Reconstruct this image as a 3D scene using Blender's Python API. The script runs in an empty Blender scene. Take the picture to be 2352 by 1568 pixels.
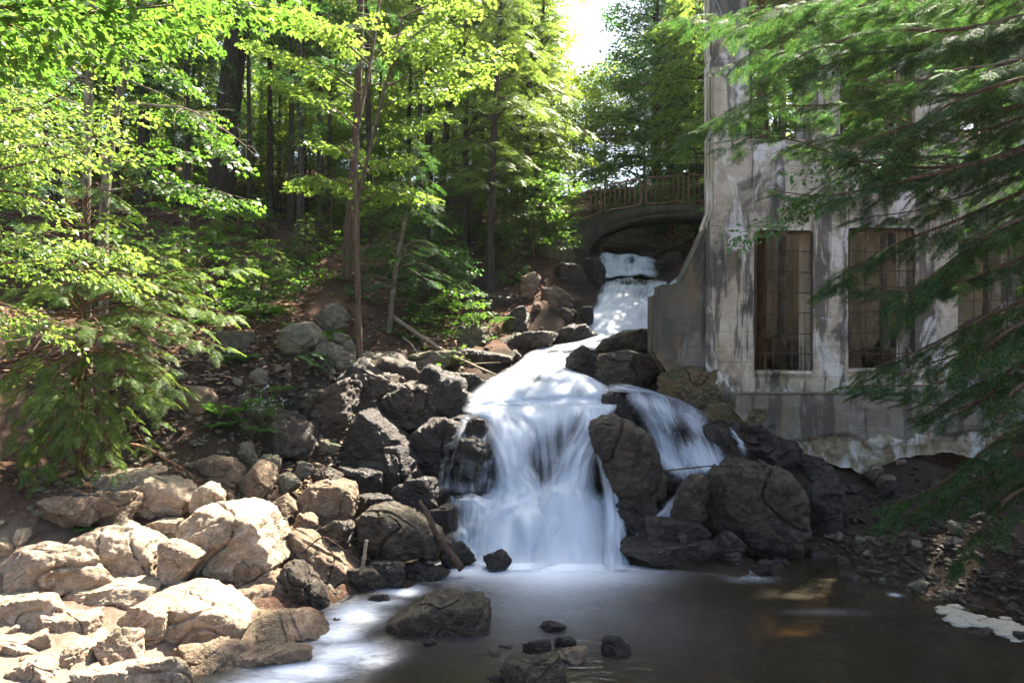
import bpy, math, random
import numpy as np
from mathutils import Vector

# ------------------------------------------------------------------ camera, sky, sun, exposure
scene = bpy.context.scene
COL = scene.collection
cam_data = bpy.data.cameras.new("camera")
cam_data.lens = 24.0
cam_data.sensor_width = 36.0
cam_data.clip_start = 0.05
cam_data.clip_end = 2000.0
cam = bpy.data.objects.new("camera", cam_data)
cam.location = (0.0, 0.0, 3.5)
cam.rotation_euler = (math.radians(90), 0, 0)
COL.objects.link(cam)
scene.camera = cam

SUN_EL = math.radians(58)
SUN_AZ = math.radians(37)          # to the right of the view direction
world = bpy.data.worlds.new("World")
scene.world = world
world.use_nodes = True
wn = world.node_tree
bg = wn.nodes["Background"]
sky = wn.nodes.new("ShaderNodeTexSky")
sky.sky_type = 'NISHITA'
sky.sun_disc = False
sky.sun_elevation = SUN_EL
sky.sun_rotation = SUN_AZ
sky.air_density = 1.0
sky.dust_density = 3.0
sky.ozone_density = 1.0
wn.links.new(sky.outputs[0], bg.inputs[0])
bg.inputs[1].default_value = 0.064
sun_data = bpy.data.lights.new("sun", 'SUN')
sun_data.energy = 5.0
sun_data.angle = math.radians(0.5)
sun_data.color = (1.0, 0.90, 0.76)
sun = bpy.data.objects.new("sun", sun_data)
SDIR = Vector((math.sin(SUN_AZ) * math.cos(SUN_EL), math.cos(SUN_AZ) * math.cos(SUN_EL), math.sin(SUN_EL)))
sun.rotation_euler = SDIR.to_track_quat('Z', 'Y').to_euler()
sun.location = (20, 30, 60)
COL.objects.link(sun)
scene.view_settings.view_transform = 'Standard'
scene.view_settings.look = 'None'
scene.view_settings.gamma = 1.0
scene.view_settings.exposure = 2.95
scene.render.engine = 'CYCLES'
cy = scene.cycles
cy.use_denoising = True
cy.max_bounces = 6
cy.diffuse_bounces = 3
cy.glossy_bounces = 2
cy.transmission_bounces = 3
cy.transparent_max_bounces = 12
cy.caustics_reflective = False
cy.caustics_refractive = False
cy.sample_clamp_indirect = 1.0

# ------------------------------------------------------------------ measuring: photo point + depth -> world
FPX = 1568.0
def P(dx, dy, Y):
    return np.array([(dx - 1176.0) / FPX * Y, Y, 3.5 + (784.0 - dy) / FPX * Y])
def PP(*pts):
    return np.array([P(*p) for p in pts])

# ------------------------------------------------------------------ numpy noise
_rng0 = np.random.RandomState(7)
_perm = np.concatenate([_rng0.permutation(256)] * 3)
_grad = _rng0.normal(size=(256, 3)); _grad /= np.linalg.norm(_grad, axis=1)[:, None]
def noise3(p):
    p = np.asarray(p, float)
    i = np.floor(p).astype(int); f = p - i
    u = f * f * f * (f * (f * 6 - 15) + 10)
    i &= 255
    out = 0
    for a in (0, 1):
        for b in (0, 1):
            for c in (0, 1):
                h = _perm[_perm[_perm[i[:, 0] + a] + ((i[:, 1] + b) & 255)] + ((i[:, 2] + c) & 255)]
                g = _grad[h]
                d = g[:, 0] * (f[:, 0] - a) + g[:, 1] * (f[:, 1] - b) + g[:, 2] * (f[:, 2] - c)
                w = (u[:, 0] if a else 1 - u[:, 0]) * (u[:, 1] if b else 1 - u[:, 1]) * (u[:, 2] if c else 1 - u[:, 2])
                out = out + w * d
    return out * 1.5
def fbm(p, oct=4, gain=0.5, lac=2.05):
    a, s, t = 1.0, 0, 0
    for k in range(oct):
        s = s + a * noise3(p * lac ** k + 17.3 * k); a *= gain
    return s
def ridge(p):
    return 1.0 - np.abs(noise3(p)) * 2.0

# ------------------------------------------------------------------ meshes and tags
def mesh_obj(name, V, F, mat, parent=None, smooth=True, uv=None, attrs=None, loc=None):
    """F: int array (n,3) or (n,4), or a list of such arrays."""
    V = np.asarray(V, np.float32)
    Fs = F if isinstance(F, list) else [F]
    Fs = [np.asarray(f, np.int32) for f in Fs if len(f)]
    me = bpy.data.meshes.new(name)
    if loc is not None:
        V = V - np.asarray(loc, np.float32)
    me.vertices.add(len(V)); me.vertices.foreach_set("co", V.ravel())
    nl = sum(f.size for f in Fs); nf = sum(len(f) for f in Fs)
    me.loops.add(nl); me.polygons.add(nf)
    li = np.concatenate([f.ravel() for f in Fs])
    tot = np.concatenate([np.full(len(f), f.shape[1], np.int32) for f in Fs])
    st = np.concatenate([[0], np.cumsum(tot)[:-1]]).astype(np.int32)
    me.loops.foreach_set("vertex_index", li)
    me.polygons.foreach_set("loop_start", st)
    if smooth:
        me.polygons.foreach_set("use_smooth", np.ones(nf, bool))
    if uv is not None:
        l = me.uv_layers.new(name="UVMap")
        l.data.foreach_set("uv", np.asarray(uv, np.float32)[li].ravel())
    for k, a in (attrs or {}).items():
        at = me.attributes.new(k, 'FLOAT', 'POINT'); at.data.foreach_set("value", np.asarray(a, np.float32))
    me.update(calc_edges=True)
    me.materials.append(mat)
    o = bpy.data.objects.new(name, me)
    if loc is not None:
        o.location = loc
    COL.objects.link(o)
    if parent is not None:
        o.parent = parent
    return o

def tag(o, label=None, cat=None, group=None, kind=None):
    if label: o["label"] = label
    if cat: o["category"] = cat
    if group: o["group"] = group
    if kind: o["kind"] = kind
    return o
def thing(name, loc, label, cat, group=None):
    o = bpy.data.objects.new(name, None)
    o.location = loc; o.empty_display_size = 0.2
    COL.objects.link(o)
    return tag(o, label, cat, group)
def copy_tree(o, parent=None):
    c = o.copy(); COL.objects.link(c)
    if parent is not None: c.parent = parent
    for ch in list(o.children): copy_tree(ch, c)
    return c
def part(name, V, F, mat, root, **k):
    """a part given in world space under a thing whose only transform is its location"""
    o = mesh_obj(name, np.asarray(V) - np.array(root.location), F, mat, root, **k)
    return o

def tube(pts, rad, n=6, cap=False):
    pts = np.asarray(pts, float); k = len(pts)
    rad = np.broadcast_to(np.asarray(rad, float), (k,))
    t = np.gradient(pts, axis=0); t /= np.linalg.norm(t, axis=1)[:, None] + 1e-9
    ref = np.array([0.31, 0.22, 0.92]); ref = ref if abs(t[0] @ ref) < 0.9 else np.array([0.9, 0.3, 0.1])
    s = np.cross(t, ref); s /= np.linalg.norm(s, axis=1)[:, None] + 1e-9
    u = np.cross(s, t)
    a = np.arange(n) / n * 2 * math.pi
    V = pts[:, None] + rad[:, None, None] * (np.cos(a)[None, :, None] * s[:, None] + np.sin(a)[None, :, None] * u[:, None])
    i = np.arange(k - 1)[:, None] * n; j = np.arange(n)[None]; j2 = (j + 1) % n
    Q = np.stack([i + j, i + j2, i + n + j2, i + n + j], -1).reshape(-1, 4)
    V = V.reshape(-1, 3)
    if cap:
        V = np.vstack([V, pts[:1], pts[-1:]]); c0 = k * n; b = (k - 1) * n
        j = np.arange(n); j2 = (j + 1) % n
        Q = np.vstack([Q, np.stack([j2, j, np.full(n, c0), np.full(n, c0)], -1)[:, [0, 1, 2, 2]][:, :4] * 0 + np.stack([j2, j, np.full(n, c0), j2], -1)]) if False else Q
        T = np.vstack([np.stack([j2, j, np.full(n, c0)], -1), np.stack([b + j, b + j2, np.full(n, c0 + 1)], -1)])
        return V, Q, T
    return V, Q
class Mesh:
    def __init__(s): s.V, s.Q, s.T, s.n = [], [], [], 0
    def add(s, V, Q=None, T=None):
        s.V.append(np.asarray(V, float))
        if Q is not None and len(Q): s.Q.append(np.asarray(Q) + s.n)
        if T is not None and len(T): s.T.append(np.asarray(T) + s.n)
        s.n += len(V); return s
    def tube(s, pts, rad, n=6, cap=True):
        r = tube(pts, rad, n, cap)
        return s.add(*r)
    def box(s, a, b):
        x0, y0, z0 = a; x1, y1, z1 = b
        V = [(x0,y0,z0),(x1,y0,z0),(x1,y1,z0),(x0,y1,z0),(x0,y0,z1),(x1,y0,z1),(x1,y1,z1),(x0,y1,z1)]
        return s.add(V, [(0,3,2,1),(4,5,6,7),(0,1,5,4),(1,2,6,5),(2,3,7,6),(3,0,4,7)])
    def get(s):
        F = []
        if s.Q: F.append(np.vstack(s.Q))
        if s.T: F.append(np.vstack(s.T))
        return np.vstack(s.V), F
    def obj(s, name, mat, parent=None, loc=None, **k):
        V, F = s.get()
        return mesh_obj(name, V, F, mat, parent, loc=loc, **k)
def smooth_line(pts, n):
    """Catmull-Rom resample of control points (rows of any width)"""
    p = np.asarray(pts, float); k = len(p)
    if k == 2: 
        t = np.linspace(0, 1, n)[:, None]; return p[0] * (1 - t) + p[1] * t
    e = np.vstack([2 * p[0] - p[1], p, 2 * p[-1] - p[-2]])
    x = np.linspace(0, k - 1 - 1e-9, n); i = x.astype(int); t = (x - i).reshape((-1,) + (1,) * (p.ndim - 1))
    a, b, c, d = e[i], e[i + 1], e[i + 2], e[i + 3]
    return 0.5 * (2 * b + (c - a) * t + (2 * a - 5 * b + 4 * c - d) * t * t + (3 * b - a - 3 * c + d) * t ** 3)
# ------------------------------------------------------------------ materials
class NT:
    def __init__(s, name):
        s.m = bpy.data.materials.new(name); s.m.use_nodes = True
        s.t = s.m.node_tree; s.b = s.t.nodes["Principled BSDF"]; s.o = s.t.nodes["Material Output"]
        s.coord = None
    def n(s, typ, **k):
        nd = s.t.nodes.new("ShaderNode" + typ)
        for a, v in k.items(): setattr(nd, a, v)
        return nd
    def L(s, a, b): s.t.links.new(a, b)
    def put(s, sock, v):
        if hasattr(v, "links"): s.L(v, sock)
        else: sock.default_value = v
    def pos(s): return s.n("NewGeometry").outputs["Position"]
    def obj(s): return s.n("TexCoord").outputs["Object"]
    def mapv(s, vec, scale=(1, 1, 1), loc=(0, 0, 0)):
        m = s.n("Mapping"); s.L(vec, m.inputs[0]); m.inputs[1].default_value = loc; m.inputs[3].default_value = scale; return m.outputs[0]
    def noise(s, vec, scale=5, detail=4, rough=0.55, dist=0):
        x = s.n("TexNoise"); s.L(vec, x.inputs["Vector"]); x.inputs["Scale"].default_value = scale
        x.inputs["Detail"].default_value = detail; x.inputs["Roughness"].default_value = rough; x.inputs["Distortion"].default_value = dist
        return x.outputs["Fac"]
    def voro(s, vec, scale=5, feature='DISTANCE_TO_EDGE'):
        x = s.n("TexVoronoi", feature=feature); s.L(vec, x.inputs["Vector"]); x.inputs["Scale"].default_value = scale
        return x.outputs["Distance"]
    def ramp(s, fac, stops, interp='LINEAR'):
        r = s.n("ValToRGB"); s.L(fac, r.inputs[0]); e = r.color_ramp; e.interpolation = interp
        while len(e.elements) < len(stops): e.elements.new(0.5)
        for el, (p, c) in zip(e.elements, stops):
            el.position = p; el.color = (c, c, c, 1) if isinstance(c, (int, float)) else (*c, 1)
        return r.outputs[0]
    def mix(s, f, a, b, mode='MIX'):
        m = s.n("MixRGB", blend_type=mode); s.put(m.inputs[0], f)
        for k, v in ((1, a), (2, b)):
            if hasattr(v, "links"): s.L(v, m.inputs[k])
            else: m.inputs[k].default_value = (*v, 1) if len(v) == 3 else v
        return m.outputs[0]
    def math(s, op, a, b=0.0, clamp=False):
        m = s.n("Math", operation=op, use_clamp=clamp); s.put(m.inputs[0], a); s.put(m.inputs[1], b); return m.outputs[0]
    def normal_z(s):
        x = s.n("SeparateXYZ"); s.L(s.n("NewGeometry").outputs["Normal"], x.inputs[0]); return x.outputs[2]
    def sep(s, v):
        x = s.n("SeparateXYZ"); s.L(v, x.inputs[0]); return x.outputs
    def bump(s, h, strength=0.5, dist=0.05, prev=None):
        b = s.n("Bump"); s.L(h, b.inputs["Height"]); b.inputs["Strength"].default_value = strength; b.inputs["Distance"].default_value = dist
        if prev is not None: s.L(prev, b.inputs["Normal"])
        return b.outputs[0]
    def attr(s, name):
        a = s.n("Attribute", attribute_name=name); return a.outputs["Fac"]
    def done(s, base=None, rough=None, normal=None, spec=None):
        if base is not None:
            if hasattr(base, "links"): s.L(base, s.b.inputs["Base Color"])
            else: s.b.inputs["Base Color"].default_value = (*base, 1)
        if rough is not None: s.put(s.b.inputs["Roughness"], rough)
        if normal is not None: s.L(normal, s.b.inputs["Normal"])
        if spec is not None: s.put(s.b.inputs["Specular IOR Level"], spec)
        return s.m

def rock_mat(name, c1, c2, c3, rough=0.85, moss=0.0, lichen=0.0, wet=False, scale=1.0, mosscol=(0.035, 0.055, 0.008)):
    s = NT(name); p = s.pos()
    n1 = s.noise(p, 1.3 * scale, 5, 0.6, 0.4); n2 = s.noise(p, 9 * scale, 6, 0.65); n3 = s.noise(p, 70 * scale, 3, 0.6)
    c = s.mix(s.ramp(n1, [(0.36, 0), (0.64, 1)]), c1, c2)
    c = s.mix(s.ramp(n2, [(0.48, 0), (0.66, 0.85)]), c, c3)
    c = s.mix(0.55, c, s.ramp(n3, [(0.3, 0.25), (0.5, 0.62), (0.7, 1.0)]), 'OVERLAY')
    if lichen:
        l = s.math('MULTIPLY', s.ramp(s.noise(p, 5.5, 5, 0.7, 0.6), [(0.5, 0), (0.58, 1)]), lichen)
        c = s.mix(l, c, (0.20, 0.22, 0.15))
    if moss:
        up = s.ramp(s.normal_z(), [(0.25, 0), (0.75, 1)])
        l = s.math('MULTIPLY', s.math('MULTIPLY', up, s.ramp(s.noise(p, 2.6, 5, 0.65), [(0.46, 0), (0.56, 1)])), moss)
        c = s.mix(l, c, mosscol)
    cr = s.ramp(s.noise(s.mapv(p, (0.7, 0.7, 2.2)), 2.4 * scale, 3, 0.5, 0.7), [(0.475, 1), (0.5, 0), (0.525, 1)])
    b1 = s.bump(cr, 0.8, 0.035)
    b2 = s.bump(n2, 1.0, 0.09, b1)
    b3 = s.bump(s.noise(p, 38 * scale, 5, 0.75), 0.9, 0.025, b2)
    r = rough
    if wet: r = s.ramp(s.noise(p, 4, 3), [(0.4, rough), (0.65, rough + 0.25)])
    return s.done(c, r, b3, 0.4 if wet else 0.25)

M = {}
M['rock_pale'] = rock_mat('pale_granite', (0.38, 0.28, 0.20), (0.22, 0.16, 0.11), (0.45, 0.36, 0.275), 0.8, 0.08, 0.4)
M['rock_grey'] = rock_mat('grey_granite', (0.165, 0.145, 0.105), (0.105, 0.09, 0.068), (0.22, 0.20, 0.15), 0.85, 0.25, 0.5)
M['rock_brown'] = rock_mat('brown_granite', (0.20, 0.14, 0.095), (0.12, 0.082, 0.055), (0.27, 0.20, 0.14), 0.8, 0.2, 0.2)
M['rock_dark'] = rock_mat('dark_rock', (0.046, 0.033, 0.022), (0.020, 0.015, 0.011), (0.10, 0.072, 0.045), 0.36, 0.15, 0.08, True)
M['rock_wet'] = rock_mat('wet_rock', (0.028, 0.022, 0.017), (0.016, 0.013, 0.011), (0.046, 0.036, 0.027), 0.3, 0.0, 0.0, True)
M['rock_moss'] = rock_mat('mossy_rock', (0.13, 0.11, 0.075), (0.085, 0.075, 0.05), (0.17, 0.145, 0.09), 0.85, 0.8, 0.3)
M['rock_lichen'] = rock_mat('lit_mossy_rock', (0.25, 0.225, 0.15), (0.17, 0.155, 0.10), (0.30, 0.28, 0.20), 0.9, 0.5, 0.5)  # lighter copy of the mossy rock, its colour standing in for light under the arch
M['rock_ochre'] = rock_mat('ochre_rubble', (0.17, 0.125, 0.06), (0.07, 0.055, 0.035), (0.25, 0.2, 0.12), 0.9, 0.8, 0.1, scale=1.8)

def ground_mat():
    s = NT('forest_floor'); p = s.pos()
    n1 = s.noise(p, 0.9, 6, 0.6, 0.5); n2 = s.noise(p, 14, 6, 0.7); n3 = s.noise(p, 60, 3, 0.7)
    soil = s.mix(s.ramp(n1, [(0.38, 0), (0.62, 1)]), (0.066, 0.036, 0.023), (0.12, 0.072, 0.048))
    soil = s.mix(s.ramp(n2, [(0.5, 0), (0.62, 0.8)]), soil, (0.20, 0.122, 0.088))
    soil = s.mix(s.ramp(n3, [(0.35, 0.7), (0.5, 0)]), soil, (0.03, 0.018, 0.012))
    slope = s.ramp(s.normal_z(), [(0.45, 1), (0.78, 0)])
    rk = s.mix(n2, (0.06, 0.05, 0.04), (0.15, 0.125, 0.10))
    c = s.mix(slope, soil, rk)
    c = s.mix(s.attr('bare'), c, s.mix(n2, (0.17, 0.13, 0.095), (0.30, 0.235, 0.18)))
    c = s.mix(s.attr('wet'), c, s.mix(n2, (0.014, 0.011, 0.008), (0.05, 0.039, 0.028)))
    c = s.mix(s.attr('bed'), c, s.mix(s.ramp(n1, [(0.4, 0), (0.6, 1)]), (0.045, 0.035, 0.018), (0.13, 0.095, 0.045)))
    b = s.bump(n2, 0.9, 0.08); b = s.bump(n3, 0.8, 0.03, b)
    return s.done(c, 0.92, b, 0.15)
M['ground'] = ground_mat()

def concrete_mat(name, z0, base=(0.40, 0.35, 0.265), dark=0.75, white=0.85, ochre=0.3, moss=0.35, lines=1.0, spall=None):
    s = NT(name); p = s.pos(); xyz = s.sep(p)
    n1 = s.noise(p, 0.8, 6, 0.65, 0.5); n2 = s.noise(p, 7, 6, 0.7); n3 = s.noise(p, 45, 4, 0.7)
    c = s.mix(s.ramp(n1, [(0.35, 0), (0.65, 1)]), tuple(v * 1.15 for v in base), tuple(v * 0.6 for v in base))
    c = s.mix(s.ramp(n2, [(0.45, 0), (0.65, 0.7)]), c, tuple(v * 1.25 for v in base))
    st = s.noise(s.mapv(p, (2.6, 2.6, 0.22)), 1.6, 5, 0.6, 0.3)          # rain streaks
    c = s.mix(s.math('MULTIPLY', s.ramp(st, [(0.52, 0), (0.575, 1)]), dark), c, (0.055, 0.052, 0.045))
    pt = s.noise(s.mapv(p, (0.9, 0.9, 0.55), (3.1, 0, 1.7)), 1.0, 6, 0.65, 0.6)
    c = s.mix(s.math('MULTIPLY', s.ramp(pt, [(0.55, 0), (0.63, 1)]), dark), c, (0.05, 0.05, 0.045))
    oc = s.noise(s.mapv(p, (1.3, 1.3, 0.5), (9, 0, 4)), 1.4, 5, 0.6, 0.3)
    c = s.mix(s.math('MULTIPLY', s.ramp(oc, [(0.54, 0), (0.66, 1)]), ochre), c, (0.20, 0.14, 0.06))
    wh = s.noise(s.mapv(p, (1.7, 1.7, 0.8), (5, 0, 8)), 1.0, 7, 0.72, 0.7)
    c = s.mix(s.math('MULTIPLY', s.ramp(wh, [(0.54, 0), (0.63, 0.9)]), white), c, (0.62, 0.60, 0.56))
    mo = s.noise(s.mapv(p, (1.6, 1.6, 0.7), (1, 0, 2)), 1.6, 5, 0.65, 0.2)
    c = s.mix(s.math('MULTIPLY', s.ramp(mo, [(0.58, 0), (0.68, 1)]), moss), c, (0.06, 0.075, 0.02))
    fr = s.math('FRACT', s.math('MULTIPLY', s.math('ADD', xyz[2], s.math('MULTIPLY', s.noise(p, 1.5, 2), 0.06)), 1 / 0.31))
    line = s.ramp(fr, [(0.0, 0), (0.035, 1), (0.965, 1), (1.0, 0)])
    fr2 = s.math('FRACT', s.math('MULTIPLY', xyz[2], 1 / 0.103))
    line2 = s.ramp(fr2, [(0.0, 0), (0.06, 1), (0.94, 1), (1.0, 0)])
    lm = s.math('MULTIPLY', s.math('SUBTRACT', 1.0, line), s.math('MULTIPLY', s.ramp(n1, [(0.42, 0.05), (0.62, 0.6)]), lines))
    c = s.mix(lm, c, (0.09, 0.08, 0.066))
    if spall is not None:
        e = s.math('ADD', s.math('SUBTRACT', spall, xyz[2]), s.math('MULTIPLY', s.math('SUBTRACT', s.noise(p, 1.1, 5, 0.65, 0.5), 0.5), 1.1))
        e = s.ramp(e, [(0.0, 0), (0.04, 1)])
        sp = s.mix(s.ramp(n2, [(0.38, 0), (0.62, 1)]), (0.15, 0.115, 0.065), (0.34, 0.29, 0.19))
        sp = s.mix(s.ramp(wh, [(0.5, 0), (0.58, 0.9)]), sp, (0.52, 0.51, 0.46))
        c = s.mix(e, s.mix(0.35, c, (0.10, 0.095, 0.075)), sp)
    b = s.bump(line, 0.6 * lines, 0.015); b = s.bump(line2, 0.25 * lines, 0.006, b); b = s.bump(n2, 0.6, 0.03, b); b = s.bump(n3, 0.6, 0.012, b)
    return s.done(c, 0.9, b, 0.2)
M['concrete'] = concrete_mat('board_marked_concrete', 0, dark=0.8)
M['concrete_dark'] = concrete_mat('dark_concrete', 0, base=(0.10, 0.09, 0.07), dark=0.7, white=0.15, ochre=0.5)  # wing wall: much darker base than the facade concrete
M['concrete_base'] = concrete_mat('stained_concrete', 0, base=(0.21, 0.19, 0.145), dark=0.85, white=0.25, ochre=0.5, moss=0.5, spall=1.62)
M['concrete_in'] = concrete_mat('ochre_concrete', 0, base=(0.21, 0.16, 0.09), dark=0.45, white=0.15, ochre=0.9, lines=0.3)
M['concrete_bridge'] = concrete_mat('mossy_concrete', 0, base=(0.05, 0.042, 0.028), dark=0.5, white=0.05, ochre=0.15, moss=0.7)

def bark_mat(name, c1, c2, sc=1.0, patch=0.0):
    s = NT(name); p = s.obj()
    v = s.mapv(p, (9 * sc, 9 * sc, 1.4 * sc))
    n = s.noise(v, 2.2, 5, 0.65, 0.4)
    c = s.mix(s.ramp(n, [(0.36, 0), (0.6, 1)]), c1, c2)
    if patch:
        c = s.mix(s.math('MULTIPLY', s.ramp(s.noise(p, 6, 4, 0.7), [(0.52, 0), (0.62, 1)]), patch), c, (0.30, 0.29, 0.24))
    return s.done(c, 0.9, s.bump(n, 1.0, 0.03), 0.15)
M['bark_dark'] = bark_mat('dark_bark', (0.022, 0.018, 0.014), (0.075, 0.06, 0.047))
M['bark_brown'] = bark_mat('brown_bark', (0.045, 0.03, 0.02), (0.13, 0.09, 0.06))
M['bark_grey'] = bark_mat('grey_bark', (0.07, 0.06, 0.045), (0.17, 0.15, 0.115), 1.2, 0.6)
M['bark_red'] = bark_mat('reddish_bark', (0.06, 0.035, 0.02), (0.19, 0.115, 0.065))
M['wood_dry'] = bark_mat('dry_wood', (0.16, 0.12, 0.085), (0.32, 0.26, 0.19))
M['wood_wet'] = bark_mat('wet_wood', (0.03, 0.02, 0.014), (0.09, 0.06, 0.04))

def leaf_mat(name, refl, trans, tw=0.5, rough=0.45, var=0.35, yellow=(0.30, 0.26, 0.03), spec=0.35):
    s = NT(name)
    g = s.n("NewGeometry").outputs["Random Per Island"]
    v = s.math('ADD', s.math('MULTIPLY', g, 2 * var), 1 - var)
    yl = s.ramp(g, [(0.955, 0), (0.985, 0.65)])
    r = s.mix(1.0, s.mix(yl, refl, tuple(0.6 * x for x in yellow)), v, 'MULTIPLY'); t = s.mix(1.0, s.mix(yl, trans, yellow), v, 'MULTIPLY')
    s.done(r, rough, None, spec)
    tb = s.n("BsdfTranslucent"); s.L(t, tb.inputs[0])
    mx = s.n("MixShader"); mx.inputs[0].default_value = tw
    s.L(s.b.outputs[0], mx.inputs[1]); s.L(tb.outputs[0], mx.inputs[2]); s.L(mx.outputs[0], s.o.inputs[0])
    return s.m
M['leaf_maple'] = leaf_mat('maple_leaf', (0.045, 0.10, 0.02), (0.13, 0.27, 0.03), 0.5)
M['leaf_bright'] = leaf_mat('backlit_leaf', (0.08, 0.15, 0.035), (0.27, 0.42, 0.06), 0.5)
M['leaf_wood'] = leaf_mat('woodland_leaf', (0.06, 0.115, 0.02), (0.24, 0.34, 0.03), 0.5)
M['leaf_cool'] = leaf_mat('cool_leaf', (0.05, 0.12, 0.045), (0.14, 0.32, 0.08), 0.45)
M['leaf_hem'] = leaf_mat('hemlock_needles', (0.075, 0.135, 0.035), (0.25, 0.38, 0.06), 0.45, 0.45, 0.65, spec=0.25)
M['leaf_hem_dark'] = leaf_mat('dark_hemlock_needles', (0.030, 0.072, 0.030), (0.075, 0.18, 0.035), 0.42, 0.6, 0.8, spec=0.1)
M['leaf_spruce'] = leaf_mat('spruce_needles', (0.03, 0.07, 0.04), (0.05, 0.12, 0.045), 0.3, 0.5, 0.4)
M['fern'] = leaf_mat('fern_leaf', (0.05, 0.13, 0.03), (0.14, 0.32, 0.04), 0.4)
M['litter'] = leaf_mat('dead_leaf', (0.30, 0.19, 0.135), (0.2, 0.11, 0.05), 0.2, 0.6, 0.6)
M['flower'] = leaf_mat('pale_aster', (0.5, 0.48, 0.6), (0.3, 0.3, 0.4), 0.3)

def metal_mat(name='rusted_iron', k=1.0):
    s = NT(name); p = s.pos(); n = s.noise(p, 14, 4, 0.7)
    return s.done(s.mix(s.ramp(n, [(0.4, 0), (0.6, 1)]), tuple(k * v for v in (0.11, 0.06, 0.042)), tuple(k * v for v in (0.22, 0.11, 0.072))), 0.6, s.bump(n, 0.4, 0.01), 0.4)
M['rust'] = metal_mat()
M['iron'] = metal_mat('dark_iron', 0.3)

def silk_mat():
    """falling water smoothed by a long exposure: white veil, streaked along the flow (UV v)"""
    s = NT('silky_water')
    uv = s.n("TexCoord").outputs["UV"]
    n1 = s.noise(s.mapv(uv, (4.0, 0.7, 1)), 3.0, 3, 0.5, 1.1)
    n2 = s.noise(s.mapv(uv, (30, 0.7, 1)), 3.0, 2, 0.5, 0.1)
    k = s.math('ADD', s.math('MULTIPLY', n1, 1.4), s.math('MULTIPLY', n2, 0.22))
    k = s.math('ADD', s.math('MULTIPLY', s.math('SUBTRACT', k, 0.81), 0.72), s.attr('dens'))
    a = s.ramp(k, [(0.0, 0), (0.25, 0.12), (0.6, 0.7), (1.0, 0.97)])
    a = s.math('MULTIPLY', a, s.attr('edge'))
    d = s.n("BsdfDiffuse"); d.inputs[0].default_value = (0.60, 0.655, 0.72, 1)
    t = s.n("BsdfTranslucent"); t.inputs[0].default_value = (0.56, 0.64, 0.73, 1)
    h = s.bump(n1, 0.35, 0.05); s.L(h, d.inputs["Normal"])
    m1 = s.n("MixShader"); m1.inputs[0].default_value = 0.35; s.L(d.outputs[0], m1.inputs[1]); s.L(t.outputs[0], m1.inputs[2])
    g = s.n("BsdfGlossy"); g.inputs["Roughness"].default_value = 0.45
    m2 = s.n("MixShader"); m2.inputs[0].default_value = 0.05; s.L(m1.outputs[0], m2.inputs[1]); s.L(g.outputs[0], m2.inputs[2])
    tr = s.n("BsdfTransparent"); m3 = s.n("MixShader"); s.L(a, m3.inputs[0]); s.L(tr.outputs[0], m3.inputs[1]); s.L(m2.outputs[0], m3.inputs[2])
    s.L(m3.outputs[0], s.o.inputs[0])
    return s.m
M['silk'] = silk_mat()

def pool_mat():
    s = NT('pool_water'); p = s.pos()
    n1 = s.noise(s.mapv(p, (1, 1.3, 1)), 1.6, 4, 0.55, 0.8)
    sw = s.noise(s.mapv(p, (1.5, 3.4, 1)), 2.1, 5, 0.6, 2.2)
    foam = s.attr('foam')
    f = s.math('ADD', foam, s.math('MULTIPLY', s.math('SUBTRACT', s.mix(0.5, n1, sw), 0.5), s.math('MULTIPLY', s.ramp(foam, [(0.0, 0), (0.25, 1), (1, 1)]), s.math('ADD', s.math('MULTIPLY', s.attr('swirl'), 2.0), 0.35))))
    f = s.ramp(f, [(0.0, 0), (1.0, 1)])
    # brown, slightly murky water over the bed
    murk = s.n("BsdfDiffuse"); murk.inputs[0].default_value = (0.036, 0.031, 0.018, 1)
    tr = s.n("BsdfTransparent"); tr.inputs[0].default_value = (0.74, 0.62, 0.36, 1)
    w = s.n("MixShader"); w.inputs[0].default_value = 0.58; s.L(murk.outputs[0], w.inputs[1]); s.L(tr.outputs[0], w.inputs[2])
    gl = s.n("BsdfGlossy"); gl.inputs["Roughness"].default_value = 0.17
    bp = s.bump(s.noise(s.mapv(p, (1.2, 2.6, 1)), 2.4, 3, 0.55, 0.6), 0.25, 0.06); s.L(bp, gl.inputs["Normal"])
    fr = s.n("Fresnel"); fr.inputs[0].default_value = 1.33
    w2 = s.n("MixShader"); s.L(fr.outputs[0], w2.inputs[0]); s.L(w.outputs[0], w2.inputs[1]); s.L(gl.outputs[0], w2.inputs[2])
    fo = s.n("BsdfDiffuse"); fo.inputs[0].default_value = (0.70, 0.74, 0.80, 1)
    m = s.n("MixShader"); s.L(f, m.inputs[0]); s.L(w2.outputs[0], m.inputs[1]); s.L(fo.outputs[0], m.inputs[2])
    s.L(m.outputs[0], s.o.inputs[0])
    return s.m
M['pool'] = pool_mat()
def foam_mat():
    s = NT('cream_foam'); p = s.pos()
    return s.done(s.mix(s.noise(p, 20, 4), (0.30, 0.28, 0.22), (0.45, 0.42, 0.34)), 0.9, s.bump(s.noise(p, 60, 4), 0.4, 0.01), 0.1)
M['foam'] = foam_mat()
def flat(name, c, r=0.8):
    s = NT(name); return s.done(s.mix(s.noise(s.pos(), 25, 3), tuple(v * 0.8 for v in c), c), r)
M['skin'] = flat('skin', (0.5, 0.32, 0.24)); M['cloth_dark'] = flat('dark_cloth', (0.03, 0.035, 0.05)); M['hair'] = flat('hair', (0.05, 0.03, 0.02))
M['jeans'] = flat('denim', (0.06, 0.08, 0.12))
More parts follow.
